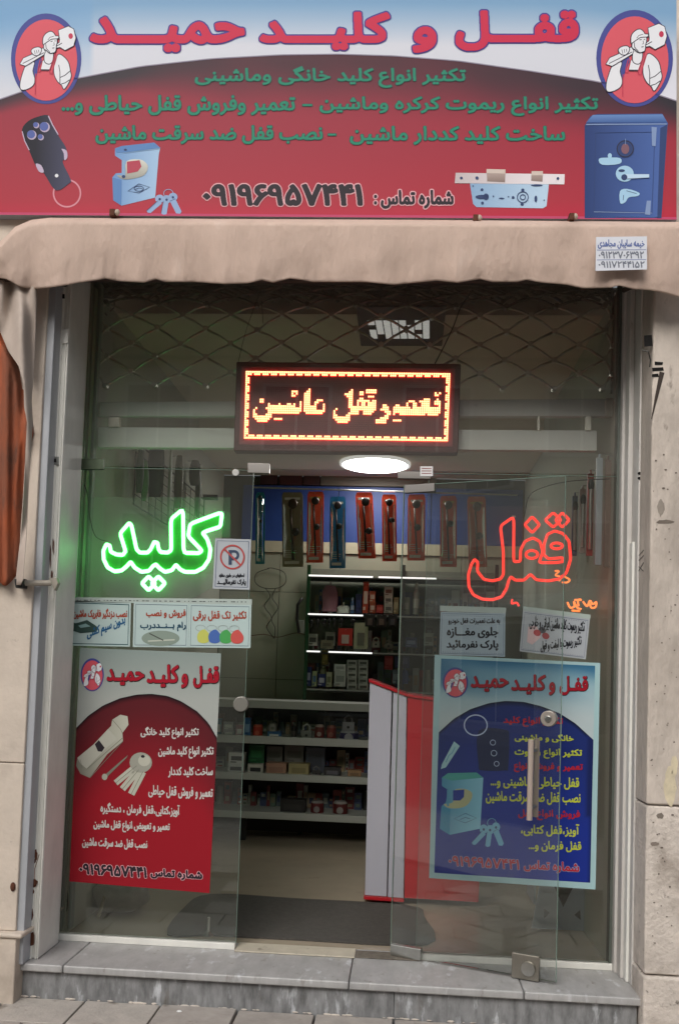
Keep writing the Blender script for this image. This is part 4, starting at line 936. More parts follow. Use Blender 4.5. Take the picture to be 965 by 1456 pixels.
bp_ = thing('poster', 'blue locksmith poster with yellow and red lines on the right pane', 'poster', P(730, 1262, YP))
zb8 = mp(590, 920, 3.446)
quadsheet('paper_sheet', None, None, zb8([(95, 38), (905, 78), (882, 1188), (68, 1132)]), mat('poster_border', 'a3c4c8', .5), YP+.0008, parent=bp_)
zi = zb8([(127, 56), (880, 92), (856, 1155), (93, 1106)])
bl = lambda y: zi[0][0]+(y-zi[0][1])/(zi[3][1]-zi[0][1])*(zi[3][0]-zi[0][0]); br = lambda y: zi[1][0]+(y-zi[1][1])/(zi[2][1]-zi[1][1])*(zi[2][0]-zi[1][0])
A2 = zb8([(112, 418), (180, 352), (260, 305), (350, 275), (430, 264), (520, 268), (610, 290), (700, 325), (780, 375), (868, 455)])
A2[0] = (622, A2[0][1]); A2[-1] = (842, A2[-1][1])
def bluesky(x, y, d):
    s = math.sin((x-640)*.03-(y-940)*.09+1.5*math.sin(x*.021)); c = mixc((60, 120, 160), (168, 205, 218), (y-942)/48+.30*s)
    return mixc(c, (205, 222, 226), (y-975)/45)
m = MB(); posterprint(m, 622, 842, A2, [(622, zi[0][1]), (842, zi[1][1])], [(622, zi[3][1]), (842, zi[2][1])], bluesky,
    lambda x, y, d: mixc((22, 28, 44), mixc((36, 50, 112), (34, 52, 140), (d-20)/120), (d)/6) if x < 835 else (30, 40, 90), bl, br, YP, (.75, 1.0))
m.build('printed_field', bp_)
emblem(bp_, 629, 949, 36/840, 43/1040, YP-.0008)
ptitle(bp_, [('قفـل', 795, 961, 836, 989), ('و', 780, 970, 789, 989), ('کلیـد', 726, 959, 776, 988), ('حمیـد', 669, 961, 723, 984)], .9, 1.1, .4)
yel = mat('print_yellow', 'bcc644', .5); rdl = mat('print_bright_red', 'b02634', .5)
for t, x0, y0, x1, y1, mm in (('تکثیر انواع کلید', 715, 1018, 800, 1033, rdl), ('خانگی و ماشینی', 731, 1042, 815, 1055, yel), ('تکثیر انواع ریموت', 731, 1063, 827, 1078, yel), ('تعمیر و فروش انواع', 730, 1083, 828, 1098, rdl), ('قفل حیاطی ،ماشینی و...', 697, 1103, 823, 1121, yel), ('نصب قفل ضد سرقت ماشین', 690, 1124, 825, 1143, yel), ('فروش انواع قفل', 736, 1150, 824, 1166, rdl), ('آویز،قفل کتابی،', 740, 1170, 823, 1189, yel), ('قفل فرمان و...', 751, 1195, 826, 1211, yel)):
    m = MB(); text(m, t, x0, y0, x1, y1, mm, YP, .02, (.5, .6), lift=.0018); m.build('service_lettering', bp_)
m = MB()
for t, x0, y0, x1, y1 in (('۰۹۱۹۶۹۵۷۴۴۱', 637, 1216, 738, 1231), ('شماره تماس', 744, 1222, 823, 1239)):
    text(m, t, x0, y0, x1, y1, mat('print_phone_edge', '8c8fb0', .5), YP, .06, (.6, .6), .8, lift=.0018); text(m, t, x0, y0, x1, y1, rdl, YP, .06, (.6, .6), 0, lift=.0026)
m.build('phone_number', bp_)
m = MB(); tq = matg('print_turquoise', '4588a8', '86c0d4', X(626, 1130, 0), X(686, 1130, 0), 'X'); tq2 = mat('print_teal_dark', '3c86a6', .45)
flat(m, zb8([(130, 640), (160, 618), (300, 615), (333, 640), (318, 890), (170, 920), (120, 890), (128, 780), (150, 760), (160, 700), (130, 680)]), tq, Yq)
flat(m, zb8([(128, 780), (172, 795), (168, 920), (120, 890)]), tq2, Yq-.0006); flat(m, zb8([(130, 640), (160, 618), (300, 615), (333, 640), (180, 655)]), mat('print_teal_top', '4a9a94', .45), Yq-.0006)
flat(m, zb8(cr([(190, 702), (240, 695), (278, 715), (270, 755), (235, 785), (170, 790), (140, 770), (185, 760)], 3)), mat('print_brass', 'a9ad86', .45), Yq-.0006)
flat(m, zb8([(185, 702), (240, 698), (238, 735), (220, 752), (185, 752)]), mat('print_poster_blue', '22368a', .5), Yq-.0012); line(m, zb8([(160, 700), (160, 780)]), 3, tq, Yq-.0014)
line(m, zb8([(190, 842), (245, 815), (300, 838), (245, 862)]), .8, mat('print_dark_blue', ''), Yq-.0008, True); line(m, zb8([(220, 845), (245, 835), (268, 842)]), .8, mat('print_dark_blue', ''), Yq-.0009)
m.build('padlock_print', bp_)
m = MB(); flat(m, zb8(cr([(310, 410), (440, 405), (460, 440), (455, 590), (440, 605), (330, 605), (310, 580)], 3)), mat('print_remote_navy', '252c4c', .5), Yq)
line(m, zb8(ell(296, 383, 56, 50, 30)), 1.8, mat('print_ring', 'b5c3dc', .5), Yq-.0008, True)
for x, y, r in ((380, 468, 13), (385, 520, 14), (398, 572, 12)): line(m, zb8(ell(x, y, r, r, 12)), .8, mat('print_ring', ''), Yq-.0008, True)
flat(m, zb8([(190, 462), (218, 485), (150, 590), (125, 598), (130, 575)]), mat('print_key_pale', '9cc2c9', .5), Yq-.0004); line(m, zb8([(195, 490), (180, 520), (165, 530), (150, 565)]), .9, mat('print_teal_dark', ''), Yq-.001); m.build('car_remote_print', bp_)
m = MB(); kf = lambda pts: [(590+(276+(x-728)*.82)/3.446, 920+(840+(y-460)*1.0)/3.446) for x, y in pts]; keys(m, kf, mat('print_key_teal', '6fa9c6', .5), mat('print_dark_blue', ''), Yq); m.build('keys_print', bp_)

# notices: framed paper sheets
pap = mat('notice_paper', 'afc2c0', .6); pap2 = mat('notice_paper_grey', 'aab0b6', .6); nb = mat('notice_navy', '2a3c5c', .5); ntx = mat('notice_black', '26282e', .5); nr = mat('notice_brown_red', '9c4a3a', .5); nbl = mat('notice_blue', '2b5d85', .5); ngr = mat('notice_green', '2e6a4e', .5); strip = mat('tape_strip', 'a9b6b0', .35)
YT = -.0062
def notice(label, q, pm, items, frame=(nb, 3, .9), extra=None, cat='notice'):
    t = thing('paper_notice', label, cat, P((q[2][0]+q[3][0])/2, (q[2][1]+q[3][1])/2, YT))
    quadsheet('paper_sheet', None, None, q, pm, YT, .0008, parent=t)
    def bi(u, v): return tuple((q[0][k]*(1-u)+q[1][k]*u)*(1-v)+(q[3][k]*(1-u)+q[2][k]*u)*v for k in (0, 1))
    w_, h_ = q[1][0]-q[0][0], q[3][1]-q[0][1]; du, dv_ = frame[1]/w_, frame[1]/h_
    m = MB(); line(m, [bi(du, dv_), bi(1-du, dv_), bi(1-du, 1-dv_), bi(du, 1-dv_)], frame[2], frame[0], YT-.0008, True); m.build('printed_border', t)
    for tx, u0, v0, u1, v1, mm, b, *sl in items:
        a = bi(u0, v0); c = bi(u1, v1); s = sl[0] if sl else 0
        m = MB(); text(m, tx, a[0], a[1], c[0], c[1], mm, YT, (s), b, lift=.0016); m.build('lettering', t)
    if extra: extra(t, bi)
    return t
B1 = (.55, .55)
def ex_np(t, bi):
    m = MB(); c = bi(.5, .36); line(m, ell(*c, 16.5, 16.5, 36), 2.4, mat('sign_red_ring', 'a83c3a', .5), YT-.0022, True)
    nv = mat('sign_navy', '1f3350', .5)
    flat(m, [(c[0]-5.5, c[1]-10), (c[0]-5.5, c[1]+11), (c[0]-.8, c[1]+11), (c[0]-.8, c[1]-10)], nv, YT-.0014)
    line(m, [(c[0]-3, c[1]-8.2)]+[(c[0]+2.5+5.5*math.cos(a), c[1]-2.6+5.6*math.sin(a)) for a in np.linspace(-1.5, 1.5, 9)]+[(c[0]-3, c[1]+3)], 3.8, nv, YT-.0015)
    line(m, [(c[0]-11.5, c[1]-11.5), (c[0]+11.5, c[1]+11.5)], 2.4, mat('sign_red_ring', ''), YT-.0026); m.build('no_parking_symbol', t)
notice('no parking notice beside the green neon word, P struck out in a red ring', [(306, 765.5), (357, 767), (355, 838.5), (302.5, 837)], pap2, [('لحظه‌ای در جلوی مغازه'.replace('\u200c', ''), .15, .69, .85, .77, ntx, (.4, .4)), ('پارک نفرمائیـــد', .10, .80, .90, .93, ntx, B1)], extra=ex_np, frame=(nb, 3.2, .9))
def ex_car(t, bi):
    m = MB(); c = mat('car_print_green', '24403a', .5)
    flat(m, [bi(.05, .47), bi(.12, .50), bi(.30, .42), bi(.42, .52), bi(.48, .58), bi(.46, .68), bi(.20, .72), bi(.06, .66)], c, YT-.0012)
    flat(m, [bi(.16, .55), bi(.28, .50), bi(.36, .56), bi(.20, .60)], mat('car_print_glass', '7fa0a0', .5), YT-.0018); m.build('car_print', t)
notice('leftmost notice of the row of three, small green car and slanted blue line', [(98.5, 854), (186.5, 857), (185, 919.5), (96.5, 918)], pap, [('نصب دزدگیر فابریک ماشین', .07, .17, .95, .38, nr, B1), ('بدون سیم کشی', .30, .62, .93, .90, nbl, (.6, .6), -.38)], extra=ex_car, frame=(mat('notice_teal', '1f4a52', .5), 3, 1.4))
def ex_arm(t, bi):
    m = MB(); c = bi(.50, .80); flat(m, ell(*c, 27, 11, 30), mat('photo_grey', '7f8f84', .5), YT-.0012); line(m, [(c[0]-18, c[1]+4), (c[0]+20, c[1]+2)], 2, mat('photo_light', 'b5bcae', .5), YT-.0018); line(m, [(c[0]-16, c[1]-7), (c[0]+4, c[1]+3)], 1.6, mat('photo_dark', '3f463f', .5), YT-.002); m.build('closer_photo', t)
notice('middle notice of the row of three, grey oval picture under green word', [(190.5, 856), (269, 858), (267.5, 920.5), (189, 920)], pap, [('فروش و نصب', .22, .15, .95, .34, nr, B1), ('رام بــنــددرب', .12, .43, .96, .64, mat('notice_ink_blue', '274a5e', .5), (.6, .6))], extra=ex_arm, frame=(nb, 3, .7))
def ex_fob(t, bi):
    m = MB()
    for k, (u, c) in enumerate(((.24, 'b9bd58'), (.42, '3a5fa5'), (.60, '3f9a4c'), (.78, 'c04a44'))):
        p = bi(u, .74); line(m, ell(p[0]-4, p[1]-11.5, 7, 4.2, 16), .6, mat('ring_grey', '8a9490', .5), YT-.0010-.0002*k, True)
        flat(m, cr([(p[0]-2, p[1]-9), (p[0]+3, p[1]-9), (p[0]+9, p[1]-1), (p[0]+8, p[1]+7), (p[0]+1, p[1]+10), (p[0]-7, p[1]+8), (p[0]-9, p[1]+1), (p[0]-7, p[1]-5)], 3), mat('fob_'+c, c, .5), YT-.0014-.0002*k)
    m.build('key_fobs_print', t)
notice('rightmost notice of the row of three, yellow blue green red key fobs', [(269.3, 858), (357.5, 860), (356, 921.5), (267.8, 920.5)], pap, [('تکثیر تک قفل برقی', .06, .16, .93, .38, nr, B1)], extra=ex_fob, frame=(nb, 3, .7))
st = MB(); st.hexa([P(97, 849, YT-.0), P(358.5, 852, YT), P(358, 860, YT), (P(97, 856, YT))], .0006, strip)
so_ = st.build('tape_strip'); tag(so_, 'clear tape strip along the top of the three notices', 'tape')
m = MB()
for k in range(46):
    x = 102+k*5.5+random.uniform(-2, 2); flat(m, rect(x, 851.6+x*.011, x+random.uniform(1, 4), 852.6+x*.011), ntx, YT-.0008)
tag(m.build('tape_marks', so_), kind='stuff')
def dotsborder(t, bi):
    m = MB()
    for k in range(26):
        for (u, v) in ((.06+.88*k/25, .08), (.06+.88*k/25, .93)): p = bi(u, v); flat(m, ell(*p, .55, .55, 4), nb, YT-.0011)
    tag(m.build('border_dots', t), kind='stuff')
notice('upright notice left of the tilted one, above the blue poster', [(626, 870), (718, 872), (717.5, 934), (624, 931)], mat('notice_bluish', 'a0b0bb', .6), [('به علت تعمیرات قفل خودرو', .12, .13, .92, .27, ntx, (.4, .4)), ('جلوی مغـــازه', .10, .34, .90, .58, ntx, (.8, .7)), ('پارک نفرمائید', .10, .64, .90, .87, ntx, (.8, .7))], extra=dotsborder, frame=(nb, 2.4, .6))
tq_ = MB(); tq_.hexa([P(625, 861, YT), P(719, 864, YT), P(718.5, 872, YT), P(625, 869, YT)], .0006, strip); so2 = tq_.build('tape_strip'); tag(so2, 'tape strip above the upright notice over the blue poster', 'tape')
def ex_rem(t, bi):
    dotsborder(t, bi); m = MB(); flat(m, [bi(.10, .38), bi(.22, .32), bi(.30, .60), bi(.18, .80), bi(.10, .75)], mat('pink_wash', 'cfb3b4', .6), YT-.0010)
    for u, v, c in ((.24, .50, 'a63a3e'), (.37, .55, '9e4146'), (.31, .42, '4a4a52')): p = bi(u, v); flat(m, ell(*p, 5.5, 4.5, 14, .5), mat('remote_'+c, c, .5), YT-.0014-.0002*(c == 'a63a3e'))
    m.build('remotes_print', t)
notice('tilted notice with red car remotes above the blue poster', [(743, 868), (838, 880), (832, 937.5), (738, 926)], pap2, [('تکثیر ریموت کلید ماشین ایرانی و خارجی', .10, .10, .94, .27, ntx, (.4, .4), .10), ('تکثیر ریموت با لیفت و فول', .30, .68, .93, .86, ntx, (.4, .45), -.14)], extra=ex_rem, frame=(nb, 2.6, .6))
tq_ = MB(); tq_.hexa([P(743, 862, YT), P(839, 874, YT), P(838.5, 880, YT), P(743, 868, YT)], .0006, strip); tag(tq_.build('tape_strip'), 'slanting tape strip above the tilted notice', 'tape')
# ------------------------------------------------------------ shop room
XWL, XWR = X(131, 700, .15), X(868, 700, .15)
wallp = mat('room_wall', 'b9bbad', .7, noise=.06, scale=3)
YB = 3.42
def room(name, *b, mm=wallp, **k): o = MB().box(*b, mm).build(name, **k); return tag(o, kind='structure')
fl = room('floor', XWL-.4, XWR+.4, .10, YB+.1, -.2, 0, mm=mat('floor_stone', 'a59987', .2, noise=.10, scale=2.5, spots=('8b7f6e', 6, .62, .8)))
room('wall_left', XWL-.12, XWL, .06, YB, .0, 3.2)
room('wall_right', XWR, XWR+.12, .06, YB, .0, 3.2)
room('ceiling', XWL-.12, XWR+.12, .40, YB+.1, 3.201, 3.35, mm=mat('ceiling_paint', 'dccfbd', .8, noise=.05, scale=3))
room('ceiling_recess', XWL-.12, XWR+.12, .12, .40, 3.45, 3.55, mm=MATS['ceiling_paint'])
room('wall_over_shutter', XWL, XWR, .401, .44, 3.351, 3.449, mm=MATS['ceiling_paint'])
sof = room('ceiling_soffit', XWL+.001, XWR-.001, 2.4, YB-.001, 2.97, 3.2, mm=MATS['ceiling_paint'])
wb = room('wall_back', XWL, XWR, YB, YB+.1, 0, 2.969, mm=mat('joint_dark', '4c4d44', .9))
# wall tiles/panels of the back wall with recessed joints
zt = [Z(400, 1190, YB), Z(400, 1062, YB), Z(400, 966, YB), Z(400, 842, YB), Z(400, 786, YB)]
bt = mat('back_tile', '8f9281', .35, noise=.05, scale=4)
xs_ = np.linspace(XWL+.002, XWR-.002, 6)
for a, b in zip(zt[:-1], zt[1:]):
    for c, d in zip(xs_[:-1], xs_[1:]):
        MB().box(c+.002, d-.002, YB-.012, YB-.0005, max(a, .01)+.002, b-.002, bt).build('wall_tile', wb, bevel=.002)
MB().box(XWL+.003, XWR-.003, YB-.012, YB-.0005, .01, zt[0]-.002, bt).build('wall_tile', wb)
cb = mat('cream_rail', 'a9a68f', .5); blb = mat('blue_panel', '1b3a7a', .5, noise=.05)
m = MB(); m.box(X(340, 775, YB), XWR-.003, YB-.03, YB-.0006, Z(400, 786, YB)+.001, Z(400, 770, YB), cb); m.build('cream_rail', wb, bevel=.002)
for xa, xb in ((345, 480), (481, 612), (613, 742)):
    m = MB(); m.box(X(xa, 730, YB), X(xb, 730, YB), YB-.02, YB-.0006, Z(400, 770, YB)+.001, Z(400, 691, YB), blb); m.build('blue_panel', wb, bevel=.002)
for xa, xb, c in ((371, 395, '3a1d1f'), (398, 430, '3f1a1c'), (432, 455, '35181a'), (457, 620, '5a5348')):
    m = MB(); m.box(X(xa, 680, YB), X(xb, 680, YB), YB-.03, YB-.0006, Z(400, 690, YB)+.001, Z(400, 673, YB), mat('top_box_'+c, c, .5)); m.build('top_panel', wb)
# ceiling lamp (lit), recessed louver light
lc = P(533, 661, 2.85); lamp = thing('ceiling_lamp', 'lit round white ceiling lamp seen through the open doorway', 'lamp', (lc.x, 2.85, 2.965))
LR = 47*(2.85+4.33)/F
MB().cyl((lc.x, 2.85, 2.969), (lc.x, 2.85, 2.945), LR+.022, mat('lamp_ring_glow', 'd8d8d8', .4, emit=(1, .98, .94, .35)), 32).build('lamp_ring', lamp)  # ring given a faint glow of its own to soften the lamp's edge
m = MB(); m.sphere((lc.x, 2.85, 2.945), LR, LR, .02, mat('lamp_glow', 'ffffff', .5, emit=(1, .97, .90, 17.0)), 32, 8); m.build('lamp_shade', lamp, smooth=True)
tc = P(568, 462, 0); d = (3.2-CAM.z)
pf = PZ(505, 437, 3.198); 
lv = thing('louver_light', 'unlit recessed ceiling light with white louvre cells behind the shutter', 'ceiling light', (PZ(568, 464, 3.2).x, PZ(568, 464, 3.2).y, 3.16))
fq = [PZ(506, 437, 3.19), PZ(634, 437, 3.19), PZ(628, 492, 3.19), PZ(513, 492, 3.19)]
m = MB(); m.prism(fq, (0, 0, .01), mat('louver_frame', '4a4640', .6)); m.build('frame', lv)
wlv = mat('louver_glow', 'e0ddd6', .3, emit=(1, .98, .94, .25))  # cells of the unlit fitting glow faintly, for the daylight they reflect
lq = [PZ(521, 456, 3.186), PZ(611, 456, 3.186), PZ(611, 482, 3.186), PZ(527, 482, 3.186)]
for i in range(8):
    for j in range(4):
        def bl_(u, v): return (lq[0]*(1-u)+lq[1]*u)*(1-v)+(lq[3]*(1-u)+lq[2]*u)*v
        e = .08; qq = [bl_((i+e)/8, (j+e)/4), bl_((i+1-e)/8, (j+e)/4), bl_((i+1-e)/8, (j+1-e)/4), bl_((i+e)/8, (j+1-e)/4)]
        if (i*5+j*3) % 11 == 3: continue
        m = MB(); m.prism(qq, (0, 0, .004), wlv); m.build('louver_cell', lv)
# rug
rg = MB(); pts = cr([(238, 1330), (262, 1292), (300, 1273), (420, 1279), (580, 1289), (603, 1306), (606, 1344), (420, 1337), (300, 1331)], 4)
vs = [PZ(x, y, .002) for x, y in pts]; vs = [Vector((v.x, max(v.y, .10), v.z)) for v in vs]
rg.prism(vs, (0, 0, .008), mat('rug_grey', '4b4844', .95, noise=.2, scale=40, bump=.4)); tag(rg.build('door_mat'), 'dark grey mat on the shop floor inside the doorway', 'mat')

# ---- counter
ct = thing('shop_counter', 'white and red counter with a sloping top right of the doorway', 'counter', P(600, 1284, 1.0))
whp = mat('white_laminate', 'b0b0bb', .35, noise=.05, scale=3, spots=('8a8890', 14, .66, .8), stretch=(1, 1, .3)); redp = mat('red_laminate', 'b01f28', .3, noise=.03); YC = .95
for q in ([(525.5, 970), (557, 982), (549.6, 1275), (518.5, 1273)], [(559, 983), (578, 990), (573.5, 1277), (551, 1275.5)]):
    m = MB(); m.hexa([P(x, y, YC) for x, y in q], .45, whp); m.build('white_panel', ct, bevel=.003)
m = MB(); m.hexa([P(x, y, YC+.004) for x, y in [(579, 990), (690, 1006), (680, 1283), (574.5, 1277)]], .45, redp); m.build('red_panel', ct, bevel=.003)
m = MB(); m.hexa([P(x, y, YC-.012) for x, y in [(524, 965), (579, 987), (579, 991), (524, 969.5)]], .48, redp); m.build('red_trim', ct, bevel=.002)
m = MB(); m.hexa([P(x, y, YC-.008) for x, y in [(579.5, 987), (692, 1003), (692, 1007), (579.5, 991)]], .48, redp); m.build('red_trim', ct, bevel=.002)
m = MB(); m.hexa([P(x, y, YC-.012) for x, y in [(517, 1274), (574, 1278), (574, 1283), (517, 1279)]], .46, redp); m.build('base_trim', ct, bevel=.002)

# ---- low white shelving
YSH = 2.55
lowsh = thing('low_shelving', 'long low white shelving with four boards along the back of the shop', 'shelf', P(420, 1200, YSH))
shw = mat('shelf_white', 'a9aca6', .4)
xa, xb = X(290, 1000, YSH), X(700, 1000, YSH); zs = []
for y0_, y1_ in ((998, 1009), (1049, 1060), (1102, 1112), (1157, 1167)):
    z1_, z0_ = Z(430, y0_, YSH), Z(430, y1_, YSH); zs.append(z1_); MB().box(xa, xb, YSH, YSH+.42, z0_, z1_, shw).build('shelf_board', lowsh, bevel=.003)
MB().box(xa, xb, YSH+.43, YSH+.45, .02, zs[0], mat('shelf_back_dark', '35322d', .7)).build('back_panel', lowsh)
for x in (xa, xb): MB().box(x-.02, x+.0, YSH+.005, YSH+.42, 0, zs[0], shw).build('side_panel', lowsh)
for x in (xa+.3, xb-.3): MB().box(x, x+.04, YSH+.1, YSH+.14, 0, zs[3]-.06, black).build('leg', lowsh)
MB().box(xa, xb, YSH+.02, YSH+.03, Z(430, 1049, YSH)+.0, Z(430, 1009, YSH)-.0, glassmat('case_glass', (.95, .96, .95, 1), .8)).build('glass_front', lowsh)

GM = {}
def gcol(c, r=.45): return mat('goods_'+c, c, r, noise=.06, scale=12)
def item(kind, name, label, cat, x0, y0, x1, y1, Y, c, c2='d8d8d0', dep=None, group=None):
    """one small article of stock filling the given box of the picture at depth Y"""
    A = P(x0, y1, Y); B = P(x1, y0, Y); xa, xb, z0, z1 = A.x, B.x, min(A.z, B.z), max(A.z, B.z); wd = xb-xa; h = z1-z0; dep = dep or min(.12, max(.03, wd*.8)); m = MB(); cm = gcol(c); c2m = gcol(c2)
    sm = False
    if kind == 'box':
        m.box(xa, xb, Y, Y+dep, z0, z1, cm); m.box(xa+wd*.15, xb-wd*.15, Y-.0012, Y-.0002, z0+h*.3, z1-h*.3, c2m); m.box(xa+wd*.1, xa+wd*.5, Y-.0012, Y-.0002, z0+h*.1, z0+h*.2, c2m)
        m.box(xa-.001, xb+.001, Y-.0015, Y+dep, z1-h*.08, z1+.0015, cm)
    elif kind == 'bottle':
        r = wd/2; cx = (xa+xb)/2; cy = Y+r
        m.cyl((cx, cy, z0), (cx, cy, z0+h*.68), r, cm, 14); m.cyl((cx, cy, z0+h*.68), (cx, cy, z0+h*.82), r, cm, 14, r2=r*.45); m.cyl((cx, cy, z0+h*.82), (cx, cy, z1), r*.5, c2m, 12); m.cyl((cx, cy, z0+h*.2), (cx, cy, z0+h*.5), r*1.02, c2m, 14)
    elif kind == 'bag':
        def bf(u, v):
            a = u*2*math.pi; w_ = (wd/2)*(1-.35*max(0, v-.75)/.25)*(1+.06*math.sin(9*v+4*u)); return Vector(((xa+xb)/2+w_*math.cos(a), Y+.03+.025*math.sin(a)*(1-v*.7), z0+h*v))
        m.grid(bf, 16, 8, cm); m.cyl(((xa+xb)/2, Y+.03, z1-.005), ((xa+xb)/2, Y+.03, z1+.03), .006, c2m, 6); sm = True
    elif kind == 'round':
        r = wd/2; cx = (xa+xb)/2; m.cyl((cx, Y+r, z0), (cx, Y+r, z1-h*.15), r, cm, 18, r2=r*.95); m.cyl((cx, Y+r, z1-h*.15), (cx, Y+r, z1), r*.98, c2m, 18, r2=r*.8); m.cyl((cx, Y-.003, z0+h*.42), (cx, Y+.01, z0+h*.42), r*.45, c2m, 14)
    elif kind == 'card':
        m.box(xa, xb, Y, Y+.004, z0, z1, cm); m.box(xa+wd*.25, xb-wd*.25, Y-.014, Y-.0005, z0+h*.12, z0+h*.62, c2m); m.cyl(((xa+xb)/2, Y-.03, z1-h*.08), ((xa+xb)/2, Y+.05, z1-h*.08), .002, chrome, 6)
    elif kind == 'fob':
        cx = (xa+xb)/2; m.sphere((cx, Y, z0+h*.65), wd/2, .006, h*.33, cm, 10, 6); m.box(cx-wd*.16, cx+wd*.16, Y-.003, Y+.003, z0, z0+h*.45, c2m); sm = True
    elif kind == 'lock':
        cx = (xa+xb)/2; m.box(xa, xb, Y, Y+dep*.6, z0, z0+h*.6, cm); m.tube([(cx-wd*.3, Y+dep*.3, z0+h*.6), (cx-wd*.3, Y+dep*.3, z0+h*.85), (cx, Y+dep*.3, z1), (cx+wd*.3, Y+dep*.3, z0+h*.85), (cx+wd*.3, Y+dep*.3, z0+h*.6)], wd*.09, c2m, 6); m.cyl((cx, Y-.003, z0+h*.3), (cx, Y+.003, z0+h*.3), wd*.12, black, 8)
    o = m.build(name, None, smooth=sm, bevel=0 if sm else .0015); return tag(o, label, cat, group)
Y1 = YSH+.05
for a in (
 ('box', 'parts_box', 'tall teal box at the far left of the second shelf board', 'box', 306, 1022, 315, 1048.5, Y1, '2a6f86'),
 ('box', 'parts_box', 'grey box stack bottom piece on the second shelf board, behind the left pane', 'box', 317, 1038, 333, 1049, Y1, '8f9296'),
 ('box', 'parts_box', 'grey flat box lying on top of a like box, second shelf board', 'box', 317.5, 1027, 332, 1037.5, Y1, '9b9da0'),
 ('box', 'parts_box', 'dusty pink little box on the second shelf board beside a blue one', 'box', 335, 1031, 345.5, 1049.3, Y1, '9a6470'),
 ('box', 'parts_box', 'bright blue upright box on the second shelf board by the doorway edge', 'box', 347, 1021, 356.5, 1049.8, Y1, '2468a8', '8fb5d8'),
 ('round', 'tape_tub', 'round orange red tub on the second shelf board', 'tub', 358, 1031, 373, 1050, Y1, 'c43c2a', 'd86a4c'),
 ('box', 'parts_box', 'low blue box with white bits above on the second shelf board', 'box', 380, 1041, 399, 1050.8, Y1, '3f77b0'),
 ('round', 'cable_coil', 'loose white coil lying on the low blue box', 'coil', 382, 1028, 393, 1040.5, Y1+.03, 'b5b0a4', '8a857a'),
 ('bottle', 'spray_bottle', 'dark squat bottle on the second shelf board, centre', 'bottle', 413, 1027, 422, 1051.6, Y1, '23201e', '5a554e'),
 ('lock', 'padlock', 'silver padlock with shackle on the second shelf board', 'padlock', 427, 1030, 444, 1052, Y1, '7c7c74', 'b9b9b0'),
 ('round', 'lock_tin', 'shiny dark red tin on the second shelf board', 'tin', 446, 1031, 461, 1053, Y1, '7a2a20', 'b0988a'),
 ('round', 'lock_tin', 'rusty red tin right of the dark red tin, second shelf board', 'tin', 463, 1032, 478, 1053.6, Y1, '8f3426', '9a5a48'),
 ('round', 'machine_base', 'purple round base under a white key machine, second shelf board', 'machine', 481, 1041, 510, 1055, Y1, '3b3566', 'b5b3b8'),
 ('lock', 'key_machine', 'small grey machine standing on the purple round base', 'machine', 486, 1018, 504, 1040.8, Y1+.05, '8e8c8e', '6c6a6c'),
 ('box', 'lock_box', 'white lock box with a key drawing, lower one of two behind the left pane', 'box', 323.5, 1086.5, 347, 1099.3, Y1, 'b8bab8', '3a3a3c'),
 ('box', 'lock_box', 'white lock box with a key drawing, upper one of two behind the left pane', 'box', 325, 1071, 347.5, 1085.5, Y1, 'bfc0bd', '3a3a3c'),
 ('box', 'lock_box', 'small white box with dark drawing in the doorway on the third board', 'box', 352, 1087.5, 374, 1101, Y1, 'bdbab0', '2c2c2e'),
 ('box', 'lock_box', 'green box standing behind the small white box, third board', 'box', 353, 1060, 376, 1084, Y1+.12, '1c5a34', '2f7f4a'),
 ('box', 'lock_box', 'peach coloured carton on the third board', 'box', 378, 1086, 407, 1102.5, Y1, 'a27c66', '8f6a58'),
 ('box', 'lock_box', 'yellowish cream carton on the third board beside the peach one', 'box', 410, 1087, 439, 1104, Y1, 'a09468', '8a7f58'),
 ('box', 'lock_box', 'grey carton at the back of the third board behind the peach carton', 'box', 379, 1062, 402, 1084, Y1+.15, '6e6c66', '5c5a54'),
 ('box', 'lock_box', 'wide grey carton at the back of the third board, centre', 'box', 404, 1061, 432, 1085, Y1+.15, '74706a', '605c56'),
 ('box', 'lock_box', 'bluish grey carton at the back of the third board, right part', 'box', 434, 1064, 462, 1102, Y1+.15, '565a66', '484b55'),
 ('lock', 'padlock', 'dark padlock on the third board right of the cream carton', 'padlock', 443, 1090, 456, 1104.5, Y1, '3c3a3a', '706e6c'),
 ('box', 'lock_box', 'flat black box on the third board, right part', 'box', 460, 1092, 484, 1105.3, Y1, '2c2a2c', '55535a'),
 ('box', 'lock_box', 'low tan box at the right end of the third board', 'box', 494, 1096, 513, 1106.6, Y1, '9c7a58', '7a5f44'),
 ('round', 'plastic_tub', 'dark red tub on the lowest board, left of two', 'tub', 440, 1140, 460, 1159, Y1, '5c1f22', '7a7472'),
 ('round', 'plastic_tub', 'dark red tub on the lowest board, right of two', 'tub', 472, 1141, 494, 1161, Y1, '58201f', '85807c'),
 ('box', 'lock_box', 'black case on the lowest board in the doorway', 'box', 398, 1138, 434, 1157.5, Y1, '1e1c1c', '2e2b2a'),
): item(*a)

